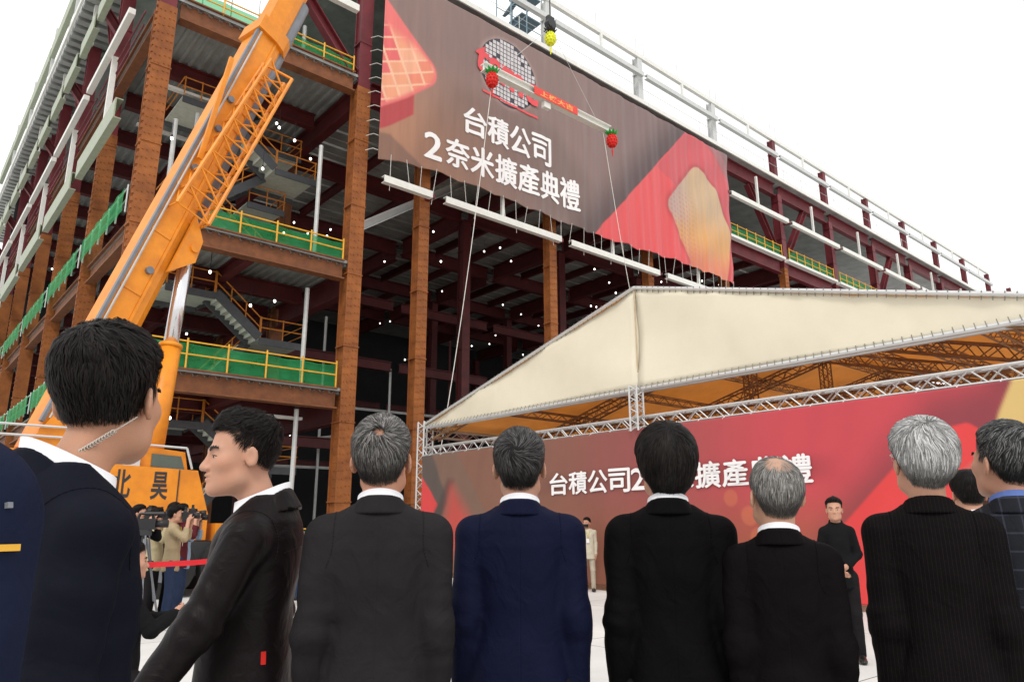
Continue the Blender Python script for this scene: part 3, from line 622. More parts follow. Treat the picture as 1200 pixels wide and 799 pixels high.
MB().prism([(4.52, 17.075, 2.68), (5.22, 17.075, 2.62), (5.12, 17.075, 2.92), (4.52, 17.075, 2.95)], (0, .03, 0)).build('cab_window', GLS, K)
MB().path([(4.3, 17.0, 3.12), (5.2, 17.0, 3.10), (5.35, 17.0, 2.65)], .025, 5).build('cab_rail', GREYM, K)
MB().box((3.95, 17.0, 2.66), (4.28, 17.06, 3.12)).build('mirror', GREYM, K)
bpy.context.view_layer.update()
MB().ball((3.75, 17.3, 2.9), (.28, .2, .22), 9, 6).tube((3.3, 17.3, 2.7), (3.9, 17.2, 3.0), .10, 7).build('winch_motor', CORG, K, True)
MB().box((.6, 17.0, 2.2), (3.2, 18.3, 2.9)).tube((1.3, 16.98, 3.1), (1.3, 18.3, 3.1), .35, 12).build('winch_housing', CORG, K)
MB().prism([(1.9, 17.0, 2.5), (3.4, 17.0, 2.5), (3.0, 17.0, 3.6), (2.6, 17.0, 3.6)], (0, .08, 0)).build('boom_pivot_plate', CORG, K); MB().prism([(1.9, 18.2, 2.5), (3.4, 18.2, 2.5), (3.0, 18.2, 3.6), (2.6, 18.2, 3.6)], (0, .08, 0)).build('boom_pivot_plate', CORG, K)
for z in (3.35, 3.15): MB().tube((-.5, 16.95, z), (2.9, 16.95, z), .025, 5).build('deck_rail', GREYM, K)
def crane_chars(ch, x0, x1, z0, z1):
    v, f = text_geo(ch, 1, .02); v = fit(v, x0, x1, z0, z1); MB().add(np.stack([v[:, 0], np.full(len(v), 16.893), v[:, 1]], -1), f).build('side_character', CDK, K)
crane_chars('昊', 4.52, 4.86, 1.98, 2.56); crane_chars('北', 3.75, 4.12, 2.0, 2.58)
MB().box((-1.2, 16.75, .75), (7.0, 19.0, 1.12)).build('carrier_chassis', CDK, K)
MB().box((5.9, 16.8, 1.13), (7.0, 18.9, 1.5)).build('carrier_cab_deck', CORG, K)
for x in (-.3, 1.1, 4.9, 6.2):
    for y in (16.75, 18.95):
        wv = MB().tube((x, y-.18, .6), (x, y+.18, .6), .6, 20).build('wheel', TYRE, K); MB().tube((x, y-.20, .6), (x, y+.20, .6), .3, 12).build('rim', CGREY, wv)
# ================================================================ EVENT TENT
FAB = M('cream_tent_fabric', (.72,.66,.51), .7, var=.10, scale=.5, bump=.30, bscale=2.2, col2=(.80,.74,.59), trans=.10)
WARMC = M('warm_lit_tent_cloth', (.80,.48,.18), .7, var=.12, scale=.6, trans=.55)  # amber puts the warm light under the roof into the cloth colour
ALU = M('truss_aluminium', (.62,.62,.61), .32, .55, .06); TRD = M('tent_truss_brown', (.30,.17,.085), .6, .1, .2)
XT = 13.15; TY0, TYM, TY1 = 1.9, 10.75, 19.5; ZE, ZA, XB = 4.52, 6.88, 31.
T = root('event_tent', (XT, TYM, 0), 'large cream fabric marquee with gable front on aluminium trusses', 'tent')
def zroof(y): return ZA-(ZA-ZE)*abs(y-TYM)/(TY1-TYM if y > TYM else TYM-TY0)
for ya, yb in ((TYM, TY1), (TY0, TYM)):        # gable cloth in two sheets that meet at the seam
    n, k_ = 40, 14; v = []; f = []
    for i in range(n+1):
        y = ya+(yb-ya)*i/n; zt_, zb_ = zroof(y), ZE-.02
        for j in range(k_+1):
            s_ = j/k_; z = zb_+(zt_-zb_)*s_
            v.append((XT+.012*math.sin(y*5+z*3)+.035*math.sin(y*1.3-z*2.1)+.010*math.sin(11*y+4*math.sin(z*2)), y, z))
    for i in range(n):
        for j in range(k_): f.append((i*(k_+1)+j, i*(k_+1)+j+1, (i+1)*(k_+1)+j+1, (i+1)*(k_+1)+j))
    o = MB().add(v, f).build('gable_cloth', FAB, T, True); q = o.modifiers.new('thickness', 'SOLIDIFY'); q.thickness = .008
MB().box((XT-.035, TYM-.02, ZE-.02), (XT-.028, TYM+.02, ZA)).build('cloth_seam', M('seam_tan', (.50,.40,.26), .7), T)
for ya, yb in ((TYM, TY1+.2), (TYM, TY0-.2)):
    dz = zroof(yb) if TY0 <= yb <= TY1 else ZE-.05
    v = []; f = []; n = 16; k_ = 12
    for i in range(n+1):
        for j in range(k_+1):
            x = XT+.02+(XB-XT)*i/n; y = ya+(yb-ya)*j/k_; v.append((x, y, ZA+.02+(dz-ZA)*j/k_-.05*abs(math.sin(i*math.pi/4))*math.sin(math.pi*j/k_)))
    for i in range(n):
        for j in range(k_): f.append((i*(k_+1)+j, i*(k_+1)+j+1, (i+1)*(k_+1)+j+1, (i+1)*(k_+1)+j))
    o = MB().add(v, f).build('roof_cloth', WARMC, T, True); q = o.modifiers.new('thickness', 'SOLIDIFY'); q.thickness = .01
def tt_(p0, p1, side, n, mat, r=.025, w=.3, up=(0, 0, 1), name='truss'): return truss(p0, p1, side, n, r, w, up).build(name, mat, T)
# front frame
gs = np.array((0, TY1-TYM, ZE-ZA)); gs /= np.linalg.norm(gs); gup = np.array((0, -gs[2], gs[1]))
MB().tube((XT-.04, TYM, ZA+.04), (XT-.04, TY1, ZE+.04), .045, 8).build('gable_edge_tube', ALU, T); MB().tube((XT-.04, TYM, ZA+.04), (XT-.04, TY0, ZE+.04), .045, 8).build('gable_edge_tube', ALU, T)
MB().tube((XT-.04, TY0, ZE-.06), (XT-.04, TY1, ZE-.06), .05, 8).tube((XT+.22, TY0, ZE-.06), (XT+.22, TY1, ZE-.06), .04, 8).build('eave_tube', ALU, T)
lc = MB()
for y in np.arange(TY0+.1, TY1, .16):           # lacing along the cloth edges
    lc.tube((XT-.10, y, ZE-.06), (XT-.02, y+.04, ZE+.05), .009, 4); lc.tube((XT-.09, y, zroof(y)+.09), (XT-.03, y+.04, zroof(y)-.05), .009, 4)
tag(lc.build('edge_lacing', M('lacing_grey', (.22,.21,.19), .7), T), kind='stuff')
tt_((XT+.05, TY0, 3.70), (XT+.05, TY1, 3.70), (1, 0, 0), 34, ALU, .026, .24, name='front_truss')
tt_((XT+.1, TY1+.12, 0), (XT+.1, TY1+.12, ZE+.15), (1, 0, 0), 11, ALU, .028, .34, (0, 1, 0), 'corner_post_truss')
tt_((XT+.1, TY0-.12, 0), (XT+.1, TY0-.12, ZE+.15), (1, 0, 0), 11, ALU, .028, .34, (0, 1, 0), 'corner_post_truss')
tt_((XT-.13, TYM, 3.5), (XT-.13, TYM, ZE+.02), (1, 0, 0), 4, ALU, .024, .22, (0, 1, 0), 'center_post_truss')
for k in range(1, 4): tt_((XT+4.4*k, TY1+.12, 0), (XT+4.4*k, TY1+.12, ZE), (1, 0, 0), 11, TRD, .03, .34, (0, 1, 0), 'post_truss'); tt_((XT+4.4*k, TY0-.12, 0), (XT+4.4*k, TY0-.12, ZE), (1, 0, 0), 11, TRD, .03, .34, (0, 1, 0), 'post_truss')
for k in range(0, 5):                            # inner frames: rafters, tie, king post
    x = XT+.35+4.4*k
    for ye in (TY1, TY0):
        tt_((x, TYM, ZA-.30), (x, ye, ZE-.30), (1, 0, 0), 16, TRD, .028, .30, gup if ye == TY1 else (0, gs[2], gs[1]), 'rafter_truss')
    if k: tt_((x, TYM, ZA-.4), (x, TYM, ZE+.1), (1, 0, 0), 5, TRD, .024, .26, (0, 1, 0), 'king_post_truss')
    if k: tt_((x, TY0, ZE-.05), (x, TY1, ZE-.05), (1, 0, 0), 26, TRD, .024, .26, name='tie_truss')
for q in (.0, .25, .5, .75, 1.):
    for ye in (TY1, TY0):
        if q == 0 and ye == TY0: continue
        y = TYM+(ye-TYM)*q; tt_((XT+.4, y, zroof(y)-.22), (XB, y, zroof(y)-.22), (0, 1, 0), 26, TRD if q < 1 else ALU, .022, .22, name='purlin_truss')
# ---------------------------------------------------------------- printed backdrop hung under the front truss
BD = root('backdrop_banner', (XT-.2, 10.7, 0), 'long red and brown printed backdrop with white lettering under the tent front', 'banner')
def dfold(y, z): return XT-.16+.012*np.sin(y*3.1+.6*np.sin(z*2))+.008*np.sin(y*9+z*3)+.015*np.sin(y*.8)
gy, gz2 = np.meshgrid(np.linspace(2.0, 19.36, 560), np.linspace(.12, 3.55, 116), indexing='ij')
c = np.zeros(gy.shape+(3,)); c[:] = (.215, .10, .068)
c = lay(c, (.27, .078, .072), ss(14.5, 10.5, gy)); c = lay(c, (.52, .062, .078), ss(11.5, 6.5, gy)); c = lay(c, (.40, .07, .04), ss(13.5, 8, gy)*ss(2.0, .6, gz2)*.7)
c = lay(c, (.23, .10, .045), ss(16.5, 14, gy)*ss(2.4, 1.0, gz2)*.5)
c = lay(c, (.17, .115, .085), ss(.03, -.03, sdpoly(gy, gz2, [(19.6, 3.6), (17.6, 3.6), (16.2, 1.8), (18.2, .2), (19.6, 1.6)]))*.6)
c = lay(c, (.10, .075, .065), ss(.10, -.05, sdpoly(gy, gz2, [(19.5, 3.6), (18.9, 3.6), (18.0, 2.1), (19.0, 1.0), (19.5, 1.4)])))
c = lay(c, (.62, .055, .055), ss(.05, -.03, sdpoly(gy, gz2, [(19.5, 3.05), (18.5, 2.05), (19.5, .9)])))
c = lay(c, (.07, .05, .045), ss(.15, -.1, sdpoly(gy, gz2, [(18.0, 2.75), (17.7, 2.72), (18.9, .7), (19.3, .9)]))*.8)
c = lay(c, (.55, .06, .05), ss(.4, -.3, sdpoly(gy, gz2, [(17.8, 2.5), (16.7, 1.3), (18.4, .3)]))*.8)
for yc, zc, r in ((8.45, 1.95, .19), (8.05, 1.60, .21), (7.9, 1.2, .2), (8.6, 1.35, .16)): c = lay(c, (.58, .17, .08), ss(r, r-.05, np.hypot(gy-yc, gz2-zc))*.45)
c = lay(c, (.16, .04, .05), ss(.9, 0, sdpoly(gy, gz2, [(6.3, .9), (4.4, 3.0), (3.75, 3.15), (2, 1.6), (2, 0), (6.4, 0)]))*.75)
red = sdpoly(gy, gz2, [(6.5, 1.0), (4.65, 2.75), (4.1, 2.85), (2, 1.2), (2, 0), (6.6, 0)])-.12
c = lay(c, (.66, .055, .055), ss(.03, -.02, red)); c = lay(c, (.52, .14, .12), ss(.04, -.04, sdpoly(gy, gz2, [(4.45, 2.1), (3.9, 2.5), (2.0, .9), (2.0, 0), (2.8, 0)]))*.6)
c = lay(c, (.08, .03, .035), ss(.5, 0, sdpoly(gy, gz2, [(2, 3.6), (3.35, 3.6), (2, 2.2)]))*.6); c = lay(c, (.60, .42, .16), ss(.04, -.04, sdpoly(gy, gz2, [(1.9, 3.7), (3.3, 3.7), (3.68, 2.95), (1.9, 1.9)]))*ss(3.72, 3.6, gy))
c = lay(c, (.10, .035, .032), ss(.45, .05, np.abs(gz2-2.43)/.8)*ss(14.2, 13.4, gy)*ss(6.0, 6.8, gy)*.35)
c = lay(c, (.70, .52, .45), ss(.42, .25, np.hypot((gy-14.35), (gz2-2.35)*1.1)))
V = np.stack([dfold(gy, gz2), gy, gz2], -1).reshape(-1, 3)
F = [(i*116+j, i*116+j+1, (i+1)*116+j+1, (i+1)*116+j) for i in range(559) for j in range(115)]
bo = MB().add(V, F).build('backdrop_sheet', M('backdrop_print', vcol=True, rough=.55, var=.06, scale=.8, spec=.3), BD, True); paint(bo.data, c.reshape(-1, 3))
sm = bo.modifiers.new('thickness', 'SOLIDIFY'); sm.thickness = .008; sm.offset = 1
def dprint(name, v, f, mat, off=.03): return MB().add(np.stack([dfold(v[:, 0], v[:, 1])-off-(v[:, 2] if v.shape[1] > 2 else 0), v[:, 0], v[:, 1]], -1), f).build(name, mat, BD)
tx = '台積公司2奈米擴產典禮'; ws = [1, 1, 1, 1, .62, 1, 1, 1, 1, 1, 1]; tot = sum(ws); y = 13.58
for ch, q in zip(tx, ws):
    v, f = text_geo(ch, 1, 0); wch = 6.92*q/tot; zz = (2.17, 2.69) if ch != '2' else (2.20, 2.66)
    v = fit(v, 0, 1, *zz); v[:, 0] = y-.02-v[:, 0]*wch*.92; f = [p[::-1] for p in f]; v, f = stack(v, f, .016); dprint('printed_character', v, f, WPR); y -= wch
an = np.linspace(0, 2*math.pi, 28, endpoint=False)
for yc, zc, r, r2, mt in ((14.35, 2.35, .20, .13, RPR),):
    v = np.array([(yc+rr_*math.cos(a), zc+rr_*math.sin(a)) for rr_ in (r, r2) for a in an]); dprint('printed_logo_ring', v, [(k, (k+1) % 28, 28+(k+1) % 28, 28+k) for k in range(28)], mt)
v, f = text_geo('tsmc', 1, .03, .15); v = fit(v, 0, 1, 2.2, 2.5); v[:, 0] = 14.9-v[:, 0]*.95; dprint('printed_logo_letters', v, [p[::-1] for p in f], RPR, .04)
for y in np.arange(2.3, 19.3, .62): MB().tube((XT-.16, y, 3.53), (XT-.02, y, 3.62), .012, 4).build('banner_tie', ROPE, BD)
# ================================================================ PEOPLE: smooth surfaces grown from distance fields
def surf(fn, lo, hi, h):
    lo, hi = np.array(lo, float), np.array(hi, float); n = np.ceil((hi-lo)/h).astype(int)+1
    ax = [lo[i]+h*np.arange(n[i]) for i in range(3)]; G = np.stack(np.meshgrid(*ax, indexing='ij'), -1).reshape(-1, 3)
    v = fn(G).reshape(n); ins = v < 0
    cn = n-1; S = np.zeros(tuple(cn)+(3,)); Cn = np.zeros(tuple(cn))
    off = [(i, j, k) for i in (0, 1) for j in (0, 1) for k in (0, 1)]
    sl_ = lambda o: v[o[0]:o[0]+cn[0], o[1]:o[1]+cn[1], o[2]:o[2]+cn[2]]
    for a in range(8):
        for b in range(a+1, 8):
            oa, ob = np.array(off[a]), np.array(off[b])
            if abs(oa-ob).sum() != 1: continue
            va, vb = sl_(oa), sl_(ob); mk = (va < 0) != (vb < 0)
            if not mk.any(): continue
            t = va[mk]/(va[mk]-vb[mk]); S[mk] += oa+(ob-oa)*t[:, None]; Cn[mk] += 1
    act = Cn > 0; ids = -np.ones(tuple(cn), int); ids[act] = np.arange(act.sum())
    ii = np.argwhere(act); V = lo+h*(ii+S[act]/Cn[act][:, None]); F = []
    for d in range(3):
        e = [slice(None)]*3; e2 = [slice(None)]*3; e[d] = slice(0, -1); e2[d] = slice(1, None)
        a, b = ins[tuple(e)], ins[tuple(e2)]; ch = np.argwhere(a != b); u, w_ = (d+1) % 3, (d+2) % 3
        ch = ch[(ch[:, u] > 0) & (ch[:, w_] > 0) & (ch[:, u] < cn[u]) & (ch[:, w_] < cn[w_])]
        fl = a[tuple(ch.T)]; q = []
        for du, dw in ((-1, -1), (0, -1), (0, 0), (-1, 0)):
            c_ = ch.copy(); c_[:, u] += du; c_[:, w_] += dw; q.append(ids[tuple(c_.T)])
        q = np.stack(q, 1); q[~fl] = q[~fl][:, ::-1]; F.append(q)
    return V, np.vstack(F)
def mesh_np(name, V, F, mat, parent, cols=None, smooth=True):
    me = bpy.data.meshes.new(name); nf, k = F.shape
    me.vertices.add(len(V)); me.vertices.foreach_set('co', np.ascontiguousarray(V, np.float32).ravel())
    me.loops.add(nf*k); me.loops.foreach_set('vertex_index', np.ascontiguousarray(F, np.int32).ravel())
    me.polygons.add(nf); me.polygons.foreach_set('loop_start', np.arange(0, nf*k, k, dtype=np.int32)); me.polygons.foreach_set('loop_total', np.full(nf, k, np.int32))
    me.polygons.foreach_set('use_smooth', np.full(nf, smooth)); me.materials.append(mat); me.update(calc_edges=True); me.validate()
    if cols is not None: paint(me, cols)
    return put(bpy.data.objects.new(name, me), parent, True)
def ell(P, c, r):
    q = P-np.array(c); r = np.array(r, float); k0 = np.sqrt(((q/r)**2).sum(1)); k1 = np.sqrt(((q/(r*r))**2).sum(1))+1e-9; return k0*(k0-1)/k1
def capsd(P, a, b, ra, rb=None, flat=None):
    a, b = np.array(a, float), np.array(b, float); rb = ra if rb is None else rb; ab = b-a; t = np.clip(((P-a)@ab)/(ab@ab), 0, 1)
    return np.linalg.norm(P-a-t[:, None]*ab, axis=1)-(ra+(rb-ra)*t)
def smin(a, b, k): h_ = np.maximum(k-np.abs(a-b), 0)/k; return np.minimum(a, b)-h_*h_*k*.25
def smax(a, b, k): return -smin(-a, -b, k)
def rotm(yaw, pitch, roll): return np.array((Matrix.Rotation(yaw, 3, 'Z') @ Matrix.Rotation(pitch, 3, 'X') @ Matrix.Rotation(roll, 3, 'Y')))
def wob(P, seed, f):
    r = np.random.default_rng(seed); o = np.zeros(len(P)); w1 = np.zeros_like(P)
    for i in range(3): w1[:, i] = np.sin(P@(r.normal(size=3)*f*.6)+r.uniform(0, 6))
    for k in range(5): o += np.sin(P@(r.normal(size=3)*f)+w1@r.normal(size=3)*1.3+r.uniform(0, 6))
    return o/5
# ---- head, in its own frame (x right, y forward, z up, origin between the ears)
def skull(P): return smin(ell(P, (0, -.014, .034), (.0755, .097, .089)), ell(P, (0, .022, -.035), (.064, .072, .082)), .03)
def face(P, jaw=1.):
    X = np.abs(P[:, 0]); Q = np.stack([X, P[:, 1], P[:, 2]], -1)
    d = skull(P); d = smin(d, capsd(Q, (.0, .078, -.100), (.045*jaw, .012, -.078), .022, .020), .035)
    d = smin(d, ell(Q, (.040, .056, -.022), (.024, .024, .022)), .025)
    d = smin(d, capsd(Q, (.010, .084, .016), (.040, .068, .018), .010, .009), .018)
    d = smax(d, -ell(Q, (.033, .101, -.004), (.018, .018, .011)), .012)
    d = smin(d, ell(Q, (.032, .0745, -.004), (.0145, .0125, .0085)), .004)
    d = smin(d, capsd(Q, (0, .086, .006), (0, .108, -.034), .0075, .0125), .012); d = smin(d, ell(Q, (.0125, .098, -.038), (.0095, .0105, .0085)), .006)
    d = smin(d, ell(Q, (0, .0905, -.0575), (.023, .0145, .0068)), .006); d = smin(d, ell(Q, (0, .0895, -.0712), (.019, .0145, .0072)), .006)
    d = smax(d, -ell(Q, (0, .108, -.0645), (.025, .014, .0026)), .003)
    e = ell(Q, (.0775, -.008, -.012), (.010, .0195, .031)); c_ = X-.075; E_ = np.stack([Q[:, 0]-.0775-.25*(-.008-Q[:, 1])*0, Q[:, 1], Q[:, 2]], -1)
    T_ = np.stack([X-.076+.42*(Q[:, 1]+.012), Q[:, 1]+.012, Q[:, 2]+.010], -1)
    ear = ell(T_, (.004, -.004, 0), (.0085, .019, .032)); ear = smax(ear, -ell(T_, (.0135, .0, .003), (.008, .011, .020)), .004)
    return smin(d, ear, .006)
AZK = np.radians([0, 40, 62, 76, 84, 97, 112, 135, 180])
def hairline(P, st):
    a = np.arctan2(np.abs(P[:, 0]), P[:, 1]+.005); zl = np.array([.066, .058, .046, .026, .000, .012, -.028, -.060, -.068])+np.array(st.get('zl', [0]*9))
    return np.interp(a, AZK, zl)
def hair_outer(P, st):
    zl = hairline(P, st); t = ss(zl-.004, zl+st.get('fade', .06), P[:, 2]); a = np.arctan2(np.abs(P[:, 0]), P[:, 1]+.005)
    th = st.get('edge', .003)+t*(st.get('side', .010)+(st.get('top', .018)-st.get('side', .010))*ss(.03, .10, P[:, 2]))+st.get('front', 0)*ss(1.0, .2, a)*ss(.05, .09, P[:, 2])
    if 'bald' in st:
        bc, br = st['bald']; th = th*ss(br*.55, br*1.25, np.linalg.norm(P-np.array(bc), axis=1))+.0009*ss(br*1.2, br*.5, np.linalg.norm(P-np.array(bc), axis=1))
    nk = smin(skull(P), capsd(P, (0, -.030, -.05), (0, -.035, -.16), .052, .055), .03)
    return nk-th-st.get('lump', .0015)*wob(P, st.get('seed', 1), 90)*t
def capcol(V, st, pal, skc):
    t = ss(.0005, .0065, hair_outer(V, st)*0-(smin(skull(V), capsd(V, (0, -.030, -.05), (0, -.035, -.16), .052, .055), .03)*-1))[:, None]
    return skc*.92*(1-t)+pal[0]*.8*t
def hair_solid(P, st): return smax(hair_outer(P, st), (hairline(P, st)-P[:, 2])*.9, .006)
def grad(fn, P, e=.0015):
    g_ = np.stack([fn(P+np.eye(3)[i]*e)-fn(P-np.eye(3)[i]*e) for i in range(3)], -1); return g_/(np.linalg.norm(g_, axis=1, keepdims=True)+1e-9)
def strands(st, n, V, seed):
    r = np.random.default_rng(seed); fo = lambda q: hair_outer(q, st); base = V[r.integers(0, len(V), n*4)]+r.normal(size=(n*4, 3))*.002
    keep = (base[:, 2] > hairline(base, st)+.003) & (np.abs(fo(base)) < .0045)
    if 'bald' in st:
        bc, br = st['bald']; dd = np.linalg.norm(base-np.array(bc), axis=1); keep &= r.random(len(base)) < ss(br*.35, br*1.05, dd)*(1-st.get('thin', .12))+st.get('thin', .12)
    P = base[keep][:n]; n = len(P); Wc = np.array(st.get('whorl', (0.0, -.075, .085))); L = st.get('len', .045)*(r.uniform(.6, 1.25, n))*(.35+.65*ss(-.08, .05, P[:, 2]))*(.3+.7*ss(.0, .045, P[:, 2]-hairline(P, st)))
    wd = .72*st.get('w', .0013)*r.uniform(.6, 1.4, n)*(.35+.65*ss(0, .03, P[:, 2]-hairline(P, st))); steps = 6; pts = []; sides = []; lift = st.get('lift', .002)*r.uniform(-.3, 1.4, n)
    jit = r.normal(size=(n, 3))*st.get('jit', .07); clump = np.stack([wob(P, seed+i, 110) for i in range(3)], -1)*st.get('clump', .16)
    p = P.copy()
    for k in range(steps+1):
        g_ = grad(fo, p); p = p-(fo(p)-lift*math.sin(math.pi*(.15+.85*k/steps)))[:, None]*g_
        d = p-Wc; d = d-(d*g_).sum(1, keepdims=True)*g_; d /= np.linalg.norm(d, axis=1, keepdims=True)+1e-6
        sw = st.get('swirl', .5)*np.exp(-np.linalg.norm(p-Wc, axis=1)/.05)[:, None]; d = d+np.cross(g_, d)*sw
        d = d+np.array(st.get('comb', (0, 0, 0)))*ss(.02, .08, p[:, 2])[:, None]+np.array((0, 0, -1.))*st.get('grav', .5)*ss(.08, .0, p[:, 2])[:, None]+jit+clump
        d = d-(d*g_).sum(1, keepdims=True)*g_*st.get('cling', 1.); d /= np.linalg.norm(d, axis=1, keepdims=True)+1e-6
        s_ = np.cross(d, g_); s_ /= np.linalg.norm(s_, axis=1, keepdims=True)+1e-6
        pts.append(p.copy()); sides.append(s_); p = p+d*(L/steps)[:, None]
    V_ = []; tp = [.7, 1, 1, .95, .8, .5, .12]
    for k in range(steps+1): V_ += [pts[k]-sides[k]*(wd*tp[k])[:, None], pts[k]+sides[k]*(wd*tp[k])[:, None]]
    V_ = np.stack(V_, 1).reshape(-1, 3); b = np.arange(n)[:, None]*(2*steps+2); F = np.vstack([np.hstack([b+2*k, b+2*k+1, b+2*k+3, b+2*k+2]) for k in range(steps)])
    pal = np.array(st['pal']); w1 = r.random(n); i0 = np.minimum((w1*(len(pal)-1)).astype(int), len(pal)-2); t = (w1*(len(pal)-1)-i0)[:, None]; c_ = pal[i0]*(1-t)+pal[i0+1]*t
    if 'under' in st: q = ss(.055, -.035, P[:, 2])[:, None]*ss(.02, -.05, P[:, 1])[:, None]; c_ = c_*(1-q)+np.array(st['under'])*q*r.uniform(.6, 1.5, (n, 1))
    return V_, F, np.repeat(c_*r.uniform(.8, 1.2, (n, 1)), 2*steps+2, axis=0)
# ---- hand, wrist at origin of its own frame (x to the fingers, y thumb side, z back of the hand)
def hand(P, curl=.5):
    d = ell(P, (.05, 0, 0), (.052, .041, .016)); d = smin(d, capsd(P, (-.03, 0, 0), (.02, 0, 0), .025, .027), .025)
    for k, (y, l) in enumerate(((.030, .078), (.010, .088), (-.010, .082), (-.029, .065))):
        a = np.array((.088, y, .002)); c1, c2, c3 = curl*.7, curl*1.6, curl*2.3
        b = a+l*.45*np.array((math.cos(c1), 0, -math.sin(c1))); c_ = b+l*.32*np.array((math.cos(c2), 0, -math.sin(c2))); e = c_+l*.25*np.array((math.cos(c3), 0, -math.sin(c3)))
        for q0, q1, ra, rb in ((a, b, .0092, .0086), (b, c_, .0086, .0078), (c_, e, .0078, .0066)): d = smin(d, capsd(P, q0, q1, ra, rb), .004)
    d = smin(d, capsd(P, (.020, .030, -.006), (.055, .058, -.018), .0125, .0105), .008); return smin(d, capsd(P, (.055, .058, -.018), (.084, .060, -.030), .0105, .0075), .004)
def skinmat(nm, c): return M('skin_'+nm, c, .55, var=.12, scale=14, bump=.08, bscale=300, sss=.12, spec=.35, col2=tuple(np.array(c)*np.array((1.12, .98, .92))))
HAIRM = M('hair_strands', vcol=True, rough=.5, var=.1, spec=.10)
def cloth(nm, c, rough=.75, pat=None, bump=.38, bscale=220, spec=.05, seam=True, c2=None):
    if nm in MATS: return MATS[nm]
    m = M(nm, c, rough, var=.12, scale=6, spec=spec); t = m.node_tree; b = t.nodes['Principled BSDF']; tc = t.nodes.new('ShaderNodeTexCoord'); L = t.links
    sx = t.nodes.new('ShaderNodeSeparateXYZ'); L.new(tc.outputs['Object'], sx.inputs[0])
    n1 = t.nodes.new('ShaderNodeTexNoise'); n1.inputs['Scale'].default_value = 9; n1.inputs['Detail'].default_value = 3; n1.inputs['Distortion'].default_value = 1.2; L.new(tc.outputs['Object'], n1.inputs['Vector'])
    n2 = t.nodes.new('ShaderNodeTexNoise'); n2.inputs['Scale'].default_value = bscale; L.new(tc.outputs['Object'], n2.inputs['Vector'])
    ad = t.nodes.new('ShaderNodeMath'); ad.operation = 'MULTIPLY_ADD'; ad.inputs[1].default_value = .06; L.new(n2.outputs['Fac'], ad.inputs[0]); L.new(n1.outputs['Fac'], ad.inputs[2]); h_ = ad.outputs[0]
    if seam:
        ab = t.nodes.new('ShaderNodeMath'); ab.operation = 'ABSOLUTE'; L.new(sx.outputs[0], ab.inputs[0]); mrn = t.nodes.new('ShaderNodeMapRange'); mrn.inputs[1].default_value = 0; mrn.inputs[2].default_value = .004; mrn.inputs[3].default_value = -.12; mrn.inputs[4].default_value = 0; L.new(ab.outputs[0], mrn.inputs[0])
        a2 = t.nodes.new('ShaderNodeMath'); L.new(h_, a2.inputs[0]); L.new(mrn.outputs[0], a2.inputs[1]); h_ = a2.outputs[0]
    bp = t.nodes.new('ShaderNodeBump'); bp.inputs['Strength'].default_value = bump; bp.inputs['Distance'].default_value = .03; L.new(h_, bp.inputs['Height']); L.new(bp.outputs[0], b.inputs['Normal'])
    if pat:
        src = b.inputs['Base Color'].links[0].from_socket
        for axis, sp, wdt in pat[0]:
            ml = t.nodes.new('ShaderNodeMath'); ml.operation = 'MULTIPLY'; ml.inputs[1].default_value = 1/sp; L.new(sx.outputs[axis], ml.inputs[0]); fr = t.nodes.new('ShaderNodeMath'); fr.operation = 'FRACT'; L.new(ml.outputs[0], fr.inputs[0])
            lt = t.nodes.new('ShaderNodeMath'); lt.operation = 'LESS_THAN'; lt.inputs[1].default_value = wdt; L.new(fr.outputs[0], lt.inputs[0]); mu = t.nodes.new('ShaderNodeMath'); mu.operation = 'MULTIPLY'; mu.inputs[1].default_value = pat[2]; L.new(lt.outputs[0], mu.inputs[0])
            mi = t.nodes.new('ShaderNodeMixRGB'); mi.inputs[2].default_value = tuple(pat[1])+(1,); L.new(mu.outputs[0], mi.inputs[0]); L.new(src, mi.inputs[1]); src = mi.outputs[0]
        L.new(src, b.inputs['Base Color'])
    return m
SHIRT = cloth('white_shirt', (.80,.80,.83), .7, seam=False, bump=.15); TROU = cloth('black_trousers', (.013,.012,.013), .8, seam=False); SHOE = M('black_shoe_leather', (.012,.011,.011), .3, var=.1)
ARM = dict(L=[(-.158, -.012, 1.388), (-.182, -.045, 1.115), (-.185, .02, .865)], R=[(.158, -.012, 1.388), (.182, -.045, 1.115), (.185, .02, .865)])
PROF = np.array([(.70, .185, .130, 0), (.80, .182, .128, 0), (.92, .172, .124, 0), (1.04, .158, .116, .003), (1.14, .155, .115, .002), (1.26, .163, .121, -.006), (1.34, .163, .118, -.012), (1.39, .148, .106, -.016), (1.43, .108, .088, -.02), (1.46, .070, .070, -.022), (1.50, .050, .060, -.024)])
PROF[:, 1] *= .95
